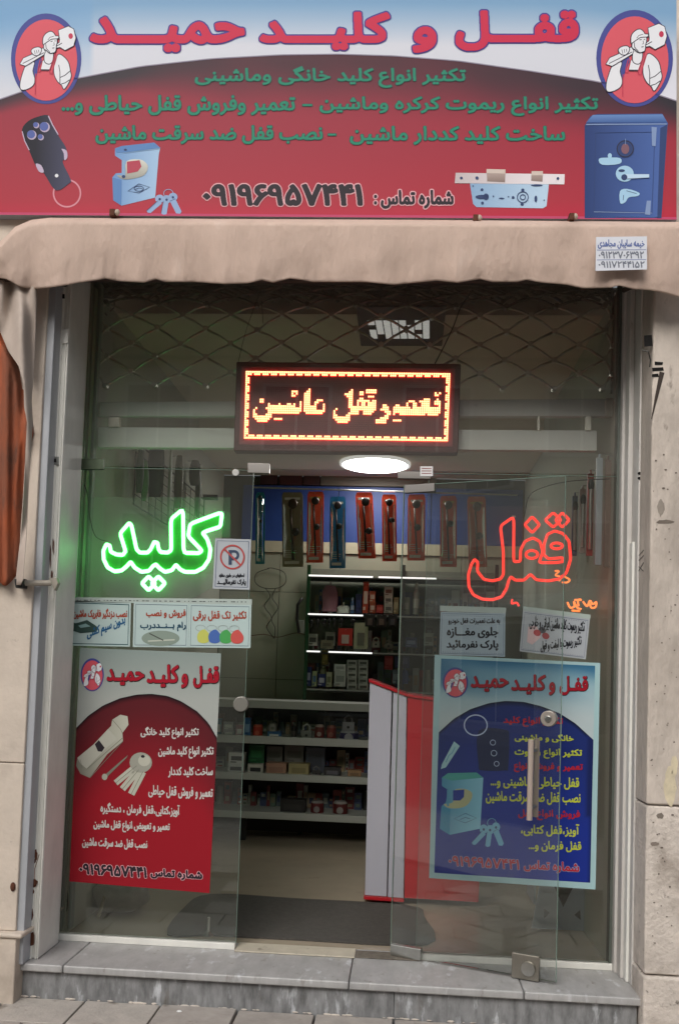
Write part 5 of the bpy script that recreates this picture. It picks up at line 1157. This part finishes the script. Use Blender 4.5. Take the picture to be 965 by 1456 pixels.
# ---- tall rack of small goods
YR = 3.0
rk = thing('goods_rack', 'tall green and black rack with lit white shelf edges behind the counter', 'rack', P(560, 1190, YR))
grp = mat('rack_green', '123f22', .4); stripm = mat('shelf_light_strip', 'ffffff', .4, emit=(1, 1, .97, .75)); rkb = mat('rack_shelf', '2b2b28', .5)
for px in (436, 571, 704):
    for Yp_ in (YR, YR+.3): MB().box(X(px, 900, Yp_)-.014, X(px, 900, Yp_)+.014, Yp_, Yp_+.03, 0, Z(px, 803, Yp_), grp if px < 500 else black).build('post', rk, bevel=.002)
for (yl, segs) in ((818, ((439, 530, 1), (538, 620, 1), (624, 700, 0))), (873, ((438, 516, 1), (520, 700, 0))), (926, ((436, 455, 1), (467, 529, 1), (531, 700, 0))), (980, ((436, 702, 0),))):
    zz = Z(480, yl, YR)-.012; MB().box(X(434, 900, YR), X(706, 900, YR), YR+.004, YR+.32, zz-.012, zz, rkb).build('shelf', rk)
    for a, b, l_ in segs: MB().box(X(a, yl, YR), X(b, yl, YR), YR-.008, YR+.002, zz-.001, zz+.011, stripm if l_ else mat('shelf_edge_grey', '8d908c', .4)).build('light_strip' if l_ else 'shelf_edge', rk)
MB().box(X(434, 900, YR), X(706, 900, YR), YR+.335, YR+.345, Z(480, 985, YR), Z(480, 803, YR), mat('rack_back', '6c7064', .6)).build('back_panel', rk)
z4 = mp(400, 790, 4.386)
def it4(kind, name, label, cat, x0, y0, x1, y1, c, c2='d8d8d0', dy=.03):
    (a, b), (c_, d) = z4([(x0, y0), (x1, y1)]); item(kind, name, label, cat, a, b, c_, d, YR+dy, c, c2)
for a in (
 ('bag', 'goods_bag', 'pinkish see-through bag hanging on the top rack shelf', 'bag', 250, 185, 350, 345, '7d5a62', 'b0a5a8'),
 ('bag', 'goods_bag', 'white crumpled plastic bundle on the top rack shelf', 'bag', 345, 312, 425, 355, 'a9b3a6', 'a9b3a6'),
 ('bottle', 'oil_bottle', 'blue bottle on the top rack shelf', 'bottle', 428, 262, 456, 358, '2f4f6e', '8fa0b0'),
 ('box', 'parts_box', 'navy upright box on the top rack shelf', 'box', 460, 242, 502, 358, '1c2140', '2c3360'),
 ('box', 'parts_box', 'orange red tall box with white top, top rack shelf', 'box', 505, 165, 545, 358, 'a5402a', 'c8b8a8'),
 ('box', 'parts_box', 'orange box stack beside the tall one, lower piece', 'box', 548, 292, 586, 358, '9c4a30', 'b8a898'),
 ('box', 'parts_box', 'orange box stack beside the tall one, upper piece', 'box', 548, 225, 586, 290, 'a8563a', 'b8a898'),
 ('box', 'parts_box', 'flat red box on the top rack shelf', 'box', 590, 310, 634, 358, 'a03028', 'b05048'),
 ('box', 'parts_box', 'white small box lowest in the stack on the top rack shelf', 'box', 640, 304, 694, 358, 'a9a79c', '5c5a54'),
 ('box', 'parts_box', 'white small box second in the stack on the top rack shelf', 'box', 641, 252, 692, 302, 'b3b1a6', '5c5a54'),
 ('box', 'parts_box', 'white small box topmost in the stack on the top rack shelf', 'box', 640, 196, 695, 250, 'aaa89e', '6a4a40'),
 ('box', 'parts_box', 'tan narrow box at the right of the white stack, top rack shelf', 'box', 698, 262, 732, 362, '877c5c', 'a09878'),
 ('box', 'parts_box', 'grey box on the top rack shelf behind the right pane', 'box', 748, 262, 800, 365, '6c7468', '8a9086'),
 ('bottle', 'oil_bottle', 'pale bottle on the top rack shelf behind the right pane', 'bottle', 818, 170, 862, 366, '7f857d', 'a5a9a0'),
 ('box', 'parts_box', 'dark box at the right end of the top rack shelf', 'box', 880, 300, 950, 368, '3c4440', '5a625c'),
 ('fob', 'key_fob', 'black key fob hanging leftmost under the second rack shelf', 'key fob', 175, 400, 200, 442, '16181a', '3a3a3a', .0),
 ('fob', 'key_fob', 'black key fob hanging second from the left under the second rack shelf', 'key fob', 215, 395, 240, 442, '1c1a1c', '3a3a3a', .0),
 ('fob', 'key_fob', 'wide black key fob third from the left under the second rack shelf', 'key fob', 250, 392, 282, 436, '141416', '4a4a48', .0),
 ('fob', 'key_fob', 'black key fob fourth from the left under the second rack shelf', 'key fob', 288, 390, 310, 440, '16181a', '3a3a3a', .0),
 ('fob', 'key_fob', 'black key fob fifth from the left under the second rack shelf', 'key fob', 318, 388, 340, 445, '1b1b1e', '3a3a3a', .0),
 ('fob', 'key_fob', 'black key fob above the red pack under the second rack shelf', 'key fob', 356, 390, 388, 440, '121214', '3a3a3a', .0),
 ('fob', 'key_fob', 'black key fob above the cream card under the second rack shelf', 'key fob', 426, 395, 464, 432, '121214', '3a3a3a', .0),
 ('card', 'key_card', 'red packet hanging at the middle rack shelf', 'packet', 352, 455, 445, 560, 'b52a24', 'c0b0a8', .0),
 ('card', 'key_card', 'pale cream card hanging below the fobs, middle rack shelf', 'card', 450, 420, 542, 580, 'a8ac90', '6a6c60', .0),
 ('card', 'key_card', 'black framed card leftmost of three under the second rack shelf', 'card', 520, 366, 584, 442, '1f1a1a', '5a4a44', -.01),
 ('card', 'key_card', 'black framed card in the middle of three under the second rack shelf', 'card', 592, 368, 656, 440, '231c1c', '6a5a50', -.01),
 ('card', 'key_card', 'black framed card rightmost of three under the second rack shelf', 'card', 664, 368, 722, 440, '1f1c1e', '4a4a4e', -.01),
 ('box', 'parts_box', 'white box with dark print at the left of the middle rack shelf', 'box', 165, 490, 226, 560, 'a9aca2', '4a4c48'),
 ('box', 'parts_box', 'grey box with black top on the middle rack shelf', 'box', 272, 478, 335, 560, '8c8f86', '2a2a2a'),
 ('box', 'parts_box', 'low beige box in front of the grey one, middle rack shelf', 'box', 245, 530, 322, 578, '7e7a66', '5c584a', -.0),
 ('lock', 'padlock', 'small silver padlock on the middle rack shelf, right of the cream card', 'padlock', 562, 510, 615, 572, '8e8c82', 'b0aea4'),
 ('lock', 'padlock', 'second silver padlock further right on the middle rack shelf', 'padlock', 640, 528, 696, 580, '6f6d66', '8f8d86'),
 ('box', 'parts_box', 'blue box behind the right pane on the middle rack shelf', 'box', 770, 512, 845, 570, '3a4a72', '7080a0'),
 ('box', 'parts_box', 'white box at the right end of the middle rack shelf', 'box', 888, 485, 948, 560, '8f9690', '6a706c'),
 ('box', 'parts_box', 'blue box with white corner at the left of the low rack shelf', 'box', 145, 695, 188, 812, '1f2a66', 'a0a8c0'),
 ('box', 'parts_box', 'dark red topped box behind the blue one, low rack shelf', 'box', 165, 672, 212, 720, '4a1c1a', '7a3a34', .12),
 ('box', 'parts_box', 'pale green white box second from left on the low rack shelf', 'box', 190, 722, 222, 815, '9aa57e', '4a6a8a'),
 ('box', 'parts_box', 'blue box with white cap third from left on the low rack shelf', 'box', 228, 740, 275, 815, '26306e', 'b0b4c0'),
 ('bottle', 'oil_bottle', 'bottle with pale yellow cap behind the third box, low rack shelf', 'bottle', 243, 690, 280, 742, 'a8b090', 'c0c4a8', .12),
 ('box', 'parts_box', 'pale box fourth from left on the low rack shelf', 'box', 278, 728, 315, 818, 'a3a88c', '6a7058'),
 ('box', 'parts_box', 'yellow brown packet hanging between the light strips', 'packet', 250, 590, 292, 680, '6c5a1e', '8a7a3a', .1),
 ('box', 'parts_box', 'big white box lower one, left centre of the low rack shelf', 'box', 328, 722, 402, 815, 'b4bab6', '8a928e'),
 ('box', 'parts_box', 'big white box upper one, left centre of the low rack shelf', 'box', 328, 680, 402, 720, 'c4cac6', '9aa29e'),
 ('box', 'parts_box', 'dark blue carton above the counter behind the right pane', 'box', 706, 612, 800, 700, '30345c', '484c74'),
 ('box', 'parts_box', 'red carton above the counter left of the dark blue one', 'box', 640, 612, 696, 710, '7a1c1e', '8e3a38'),
 ('bag', 'goods_bag', 'blue bag on the low rack shelf behind the right pane', 'bag', 738, 715, 792, 800, '26407c', '6a80b0'),
 ('box', 'parts_box', 'grey blue box beside the blue bag, low rack shelf', 'box', 690, 712, 735, 800, '5c6a74', '808c94'),
): it4(*a)
stk = ['lowest', 'second', 'third', 'fourth', 'topmost']
for col_, (xa_, xb_, nm) in enumerate(((408, 472, 'left'), (478, 540, 'right'))):
    for k in range(5):
        y1_ = 836-k*37; it4('box', 'lock_box', '%s small white box of the %s stack on the low rack shelf' % (stk[k], nm), 'box', xa_+k % 2, y1_-35, xb_-(k*3 % 4), y1_, ('a8aca6', '9ca09a', 'b0b4ae')[k % 3], '4c504c')

# small stock crowded behind the front row
def jumble(par, Y, rowsz, x0, x1, seed, hm=.9):
    rnd = random.Random(seed); m = MB()
    cols = [gcol(c) for c in ('9a9c94', 'b4b4aa', '5f6a70', '8a3a30', '3a4668', '7c7258', '40403e', 'a08a6c', '6e2a2a', '5a6a5c')]
    for zb, zt in rowsz:
        x = x0
        while x < x1:
            w_ = rnd.uniform(.025, .075); h = rnd.uniform(.3, hm)*(zt-zb); c = rnd.choice(cols); y = Y+rnd.uniform(0, .06)
            if rnd.random() < .85:
                n_ = rnd.choice((1, 1, 2, 3)); 
                for k in range(n_): m.box(x, x+w_-.003, y+.002*k, y+.06, zb+h*k/n_+.001, zb+h*(k+1)/n_-.001, c); m.box(x+w_*.2, x+w_*.75, y+.002*k-.001, y+.002*k-.0002, zb+h*(k+.3)/n_, zb+h*(k+.7)/n_, rnd.choice(cols))
            else: m.cyl((x+w_/2, y+.03, zb+.001), (x+w_/2, y+.03, zb+h*.8), w_*.42, c, 10, r2=w_*.3)
            x += w_
    tag(m.build('small_stock', par), kind='stuff')
rz = [Z(480, yl_, YR)-.011 for yl_ in (818, 873, 926, 980)]
jumble(rk, YR+.17, [(rz[1], rz[0]), (rz[2], rz[1]), (rz[3], rz[2])], X(442, 900, YR), X(698, 900, YR), 3, .8)
jumble(lowsh, YSH+.28, [(zs[1], zs[0]-.05), (zs[2], zs[1]-.05), (zs[3], zs[2]-.05)], xa+.05, xb-.1, 5, .8)
# ---- blister packs hanging on a rail in front of the blue band
YK = 2.75
hr = MB(); hr.cyl(P(360, 693, YK-.01), P(735, 704, YK-.01), .006, chrome, 8); hr.cyl(P(365, 693, YK-.01), P(365, 693, YB-.02), .005, chrome, 6); hr.cyl(P(730, 704, YK-.01), P(730, 704, YB-.02), .005, chrome, 6)
tag(hr.build('hanging_rail'), 'thin steel rail carrying the row of hanging tool packs', 'rail')
clearm = glassmat('blister_plastic', (.985, .985, .985, 1), 1.6)
PK = [0]
def pack(x0, y0, x1, y1, c, tc, label, dx=0):
    PK[0] += 1; rn = random.Random(PK[0]*7); x0 += rn.uniform(-1.5, 1.5); x1 += rn.uniform(-2, 1.5); dx += rn.uniform(-2.5, 2.5)
    t = thing('tool_pack', label, 'tool pack', P((x0+x1)/2, y1, YK), 'tool packs hanging in a row')
    cm = mat('pack_'+c, c, .35, noise=.08, scale=14)
    m = MB(); q = [(x0+2, y0), (x1-2, y0), (x1, y0+5), (x1+dx, y1), (x0+dx, y1), (x0, y0+5)]
    m.prism([P(x, y, YK) for x, y in q][::-1], (0, .004, 0), cm); m.build('card', t)
    m = MB(); wq = mat('pack_print_white', 'd8d2c4', .5); yq_ = mat('pack_print_yellow', 'd6a83a', .5)
    line(m, [(x0+4, y0+9), (x1-4, y0+9)], 3.2, rn.choice((wq, yq_)), YK-.0008); line(m, [(x0+3+dx*.95, y1-6), (x1-6+dx*.95, y1-6)], 4, wq, YK-.0008)
    for q_ in range(4): line(m, [(x0+4+dx*.8, y1-14-q_*3), (x0+4+dx*.8+rn.uniform(5, (x1-x0)-8), y1-14-q_*3)], .8, wq, YK-.0009)
    m.build('printing', t)
    w_ = x1-x0; cx = (x0+x1)/2+dx*.5; m = MB(); tm_ = mat('tool_'+tc, tc, .35, metal=.3)
    a = P(cx, y0+w_*.55, YK-.018); m.sphere(a, w_*.24/184, .012, w_*.26/184, tm_, 12, 8)
    m.tube([P(cx-w_*.1, y0+w_*.8, YK-.018), P(cx-w_*.05, y0+(y1-y0)*.5, YK-.018), P(cx+w_*.02, y1-10, YK-.018)], w_*.06/184, tm_, 8)
    b = P(cx+w_*rn.uniform(.05, .25), y0+(y1-y0)*rn.uniform(.38, .6), YK-.018); m.sphere(b, w_*.20/184, .012, w_*.20/184, black, 12, 8)
    m.build('tool', t, smooth=True)
    rn.k = rn.uniform(0, 6)
    m = MB()
    def bf(u, v):
        x = x0+2+(w_-4)*u+dx*v; y = y0+8+(y1-y0-12)*v; h = .032*(math.sin(math.pi*u)**.5)*(math.sin(math.pi*min(1, max(0, v)))**.35)*(1+.22*math.sin(v*(17+rn.k)+u*7)*math.sin(v*9+rn.k)); return P(x, y, YK-.0015-h)
    m.grid(bf, 8, 18, clearm); m.build('blister', t, smooth=True)
    m = MB(); m.cyl(P(cx, y0+2.2, YK-.02), P(cx, y0+2.2, YK+.01), .003, chrome, 6); m.build('hook', t)
pack(364, 700, 378, 802, '2a8a9c', '2c3a3c', 'teal tool pack at the left end of the hanging row', -1)
pack(402, 700, 430, 806, '8a7c60', '3a2a1c', 'brown and clear tool pack second in the hanging row')
pack(438, 699, 460, 800, 'f0583a', '2c2620', 'red tool pack left of the blue pack', -2)
pack(470, 706, 493, 808, '2a78ac', '3a3034', 'blue tool pack between two red ones', -1)
pack(505, 700, 529, 794, 'f2563a', '1c1a1a', 'red tool pack with two round heads above the rack light strip', 3)
pack(542, 703, 565, 798, 'f25438', '1c1a1a', 'red tool pack just left of the door glass edge', 2)
pack(581, 703, 605, 797, 'f0603f', '4a423c', 'red tool pack behind the edge of the open door leaf', 1)
pack(624, 705, 649, 806, 'e45a3e', '3a2a24', 'dull red tool pack left of the red neon word', 0)
pack(664, 706, 691, 806, 'e4704a', '3a2a24', 'orange brown tool pack at the right end of the hanging row', 0)

# ---- things on the left wall: wire grid with hanging goods
wg = thing('wire_grid', 'black wire grid panel on the left wall with green lit goods', 'wire rack', (XWL+.03, 1.2, Z(200, 715, .8)))
def yleft(px, off=.03):  # depth at which the left wall (plus off) shows at picture x
    lo_, hi_ = .1, 3.4
    for _ in range(40):
        mid = (lo_+hi_)/2
        if X(px, 700, mid) > XWL+off: lo_ = mid
        else: hi_ = mid
    return (lo_+hi_)/2
ya, yb = yleft(191), yleft(291); zt_g, zb_g = Z(191, 628, ya), Z(191, 717, ya)
for i in range(13):
    y_ = ya+(yb-ya)*i/12; MB().cyl((XWL+.03, y_, zb_g), (XWL+.03, y_, zt_g), .0028 if i % 12 else .005, blackm, 6).build('wire', wg)
for j in range(7):
    z_ = zb_g+(zt_g-zb_g)*j/6; MB().cyl((XWL+.03, ya, z_), (XWL+.03, yb, z_), .0028 if j % 6 else .005, blackm, 6).build('wire', wg)
def hang(name, label, cat, px0, py0, px1, py1, c, kind=0):
    Yh = yleft((px0+px1)/2, .09); A = P(px0, py1, Yh); B = P(px1, py0, Yh); m = MB(); cm = gcol(c, .4); cx = (A.x+B.x)/2; wd = (B.x-A.x)/2; z0, z1 = A.z, B.z
    def bf(u, v):
        a = u*2*math.pi; w_ = wd*(.25+.75*math.sin(math.pi*min(.96, v*.8+.12))**(.6 if kind else 1.2)); return Vector((cx+w_*math.cos(a), Yh+.03*math.sin(a)*(.5+.5*math.sin(math.pi*v)), z0+(z1-z0)*v))
    m.grid(bf, 12, 12, cm); m.cyl((XWL+.03, Yh, z1-.004), (cx, Yh, z1-.004), .003, chrome, 6); m.cyl((cx, Yh, z1+.0), (cx, Yh, z1-.02), .004, chrome, 6)
    tag(m.build(name, None, smooth=True), label, cat)
hang('hanging_tool', 'bright green tool hanging on the left wall grid, front', 'tool', 199, 655, 213, 712, '2c8a2c')
hang('hanging_tool', 'dark teal large tool hanging on the left wall grid', 'tool', 208, 622, 236, 706, '16392c', 1)
hang('hanging_tool', 'white handled tool hanging at the middle of the left wall grid', 'tool', 237, 630, 247, 745, 'a8b0a0')
hang('hanging_tool', 'brownish tool hanging right of the middle on the left wall grid', 'tool', 246, 648, 262, 722, '5c5a34', 1)
hang('hanging_tool', 'broad dark green tool at the left edge of the left wall grid', 'tool', 192, 640, 206, 700, '1d4a2a', 1)
hang('hanging_tool', 'grey coil of wire hanging at the top right of the left wall grid', 'coil', 268, 655, 286, 690, '5a5c58', 1)
hang('hanging_tool', 'thin green tool low on the right part of the left wall grid', 'tool', 276, 660, 288, 735, '3a4a2c')
hb = MB(); hb.box(XWL+.05, XWL+.16, yleft(285), yleft(285)+.03, Z(285, 710, yleft(285)), Z(285, 703, yleft(285)), black); tag(hb.build('hanging_clip'), 'black clip at the right edge of the left wall grid', 'clip')
# wire loop and cables on the back wall
cable('wire_loop', [(383, 808), (365, 815), (363, 828), (375, 836), (395, 836), (406, 828), (404, 814), (388, 808), (380, 808)], YB-.04, .003, blackm, 'looped dark wire hanging on the back wall left of the rack')
for pts in ([(377, 836), (384, 848), (376, 862), (386, 878), (379, 892), (390, 908)], [(392, 836), (387, 850), (395, 864), (386, 880), (391, 893), (390, 908)]):
    cable('twisted_cable', pts, YB-.03, .003, blackm, 'thin twisted cable hanging below the wire loop, %s strand' % ('left' if pts[0][0] == 377 else 'right'))
cable('floor_cable', [(350, 905), (375, 902), (395, 906), (420, 900), (435, 903)], YB-.03, .003, mat('cable_brown', '5c3a28', .5), 'brown cable running level on the back wall')
ph = thing('wall_phone', 'dark handset hanging on the left post of the goods rack', 'phone', P(427, 905, YR-.03))
m = MB(); m.tube([P(430, 850, YR-.03), P(423, 860, YR-.03), P(422, 880, YR-.03), P(425, 900, YR-.03)], .012, black, 8); m.build('handset', ph, smooth=True)
m = MB(); m.hexa([P(424, 882, YR-.03), P(432, 882, YR-.03), P(432, 900, YR-.03), P(424, 900, YR-.03)], .02, gcol('8f9690')); m.build('grey_body', ph, bevel=.003)

# ---- right wall: long tool packs and a pale board
def yright(px, off=.03):
    lo_, hi_ = .1, 3.4
    for _ in range(40):
        mid = (lo_+hi_)/2
        if X(px, 700, mid) < XWR-off: lo_ = mid
        else: hi_ = mid
    return (lo_+hi_)/2
for (x0, y0, x1, y1, c, nm, lb, ct_) in ((822, 690, 833, 786, 'a8a49c', 'tool_sleeve', 'long clear plastic sleeve hanging on the right wall', 'sleeve'), (833, 668, 844, 790, '9c3a2e', 'tool_sleeve', 'long red tool sleeve hanging on the right wall', 'sleeve'),
        (845, 645, 857, 803, 'a9b3b8', 'pale_board', 'tall pale board standing against the right wall by the frame', 'board'), (858, 648, 869, 806, '8a7468', 'brown_sleeve', 'brown sleeve hanging beside the pale board at the right frame', 'sleeve'), (812, 700, 821, 790, '38506e', 'tool_sleeve', 'dull blue tool sleeve hanging on the right wall', 'sleeve')):
    Yw = yright((x0+x1)/2, .06); A, B = P(x0, y1, Yw), P(x1, y0, Yw); m = MB(); cm = gcol(c, .3)
    m.box(A.x, B.x, Yw, Yw+.02, A.z, B.z-.02, cm); m.box(A.x+.01, B.x-.01, Yw+.003, Yw+.017, B.z-.02, B.z, cm)
    if nm == 'tool_sleeve': m.cyl(((A.x+B.x)/2, Yw-.008, A.z+.03), ((A.x+B.x)/2, Yw-.008, B.z-.1), .010, chrome, 8); m.sphere(((A.x+B.x)/2, Yw-.01, B.z-.08), .016, .012, .03, black, 8, 6)
    m.cyl(((A.x+B.x)/2, Yw+.01, B.z), (XWR, Yw+.01, B.z), .003, chrome, 6)
    tag(m.build(nm, None, bevel=.002), lb, ct_)
# grey plastic stool behind the right pane
YT2 = .62; stl = thing('plastic_stool', 'grey plastic stool with triangular cutouts behind the right pane', 'stool', P(800, 1345, YT2))
sg = mat('stool_grey', 'a8b1ba', .45, noise=.04); dx0 = 0
def fz(y): return y
m = MB()
side = [(768, 1250), (846, 1256), (849, 1346), (828, 1343), (822, 1334), (781, 1332), (774, 1341), (752, 1338)]
m.prism([P(x, y, YT2) for x, y in side][::-1], (0, .012, 0), sg); m.build('front_side', stl, bevel=.003)
for q in ([(786, 1257), (816, 1258), (800, 1290)], [(773, 1292), (781, 1298), (773, 1306)], [(824, 1294), (825, 1308), (816, 1301)]):
    m = MB(); vs = [P(x, y, YT2-.0015) for x, y in q]; m.prism(vs[::-1], (0, .001, 0), mat('stool_cutout', '3c3a36', .8)); m.build('cutout', stl)
m = MB(); m.prism([P(x, y, YT2+.27) for x, y in side][::-1], (0, .012, 0), sg); m.build('rear_side', stl, bevel=.003)
m = MB(); A, B = P(766, 1250, YT2), P(848, 1250, YT2); m.box(A.x, B.x, YT2-.01, YT2+.30, A.z-.01, A.z+.02, sg); m.build('seat', stl, bevel=.01)
for (xx, yy) in ((760, 1290), (840, 1300)):
    A = P(xx, yy, YT2); m = MB(); m.box(A.x-.006, A.x+.006, YT2+.013, YT2+.268, .12, Z(766, 1256, YT2), sg); m.build('side_panel', stl)
# bottom left: black speaker box, bucket with cloth, cables
A, B = P(78, 1322, .12), P(92, 1262, .12); spk = thing('speaker_box', 'small black box with a white letter in the lower left corner', 'speaker', (A.x+.03, .16, 0))
MB().box(A.x, B.x, .10, .22, 0, B.z, mat('dark_case', '22262c', .4)).build('case', spk, bevel=.006)
m = MB(); line(m, ell(84.5, 1302, 3.0, 6, 14), 1.6, mat('logo_white', 'c9ccd2', .5), .098, True); line(m, [(87.5, 1284), (87.5, 1308)], 1.8, mat('logo_white', ''), .098); m.build('letter', spk)
cable('standing_cable', [(101, 655), (99, 760), (97, 840), (96, 950), (94, 1080), (90, 1180), (84, 1255), (80, 1280)], .075, .004, black, 'black cable running down inside the left frame')
cable('cable_loop', [(84, 1270), (88, 1256), (95, 1262), (96, 1290), (92, 1300)], .075, .003, black, 'small loop of black cable above the speaker box')
bk = thing('floor_cloth', 'grey folded sack on the floor behind the red poster', 'sack', PZ(165, 1300, 0))
m = MB(); c = PZ(160, 1302, 0); m.sphere((c.x, c.y+.1, .10), .17, .14, .11, mat('sack_grey', 'a5a196', .9, noise=.2, scale=9), 18, 10)
for v_ in range(len(m.v)):
    x, y, z = m.v[v_]; k = 1+.12*math.sin(x*40)+.1*math.sin(z*55+y*30); m.v[v_] = (c.x+(x-c.x)*k, c.y+.1+(y-c.y-.1)*k, max(.002, z*k))
m.build('sack', bk, smooth=True)
MB().cyl(PZ(140, 1305, .0)+Vector((0, 0, .004)), PZ(140, 1305, 0)+Vector((.09, .1, .42)), .010, gcol('8a7f5c'), 8).build('stick', bk)

# ------------------------------------------------------------ across the street (seen only as reflections)
ob = thing('opposite_building', 'plain stone building with windows across the street', 'building', (0, -16, -.3))
stn = mat('opposite_stone', 'b3a898', .9, noise=.15, scale=1.2)
MB().box(-16, 16, -20, -16.2, -.3, 9.4, stn).build('wall', ob)
MB().box(-14, 15, -16.1, -15.9, 2.8, 3.35, mat('fascia_white', 'eceae4', .5)).build('added_fascia', ob)  # unseen white band added so the glass reflects a pale strip
wf = mat('opposite_frame', 'c9c6bf', .5); wg_ = mat('opposite_window', '22282c', .15)
for r in range(3):
    for k in range(9):
        x = -13+k*3.2; z = [.0, 3.4, 6.2][r]; h = [2.7, 1.4, 1.6][r]; wd = 2.5 if r == 0 else 1.6
        f_ = MB().box(x, x+wd, -16.2, -16.12, z, z+h, wf).build('window', ob); MB().box(x+.08, x+wd/2-.03, -16.119, -16.10, z+.08, z+h-.08, wg_).build('pane', f_); MB().box(x+wd/2+.03, x+wd-.08, -16.119, -16.10, z+.08, z+h-.08, wg_).build('pane', f_)
fp_ = MB().box(-30, 30, -30, -13.5, -.5, -.18, mat('kerb_concrete', '')).build('far_pavement'); tag(fp_, kind='structure')
gd = MB().box(-150, 150, -150, 150, -.9, -.6, mat('open_ground', '6e675e', .95)).build('ground'); tag(gd, kind='structure')
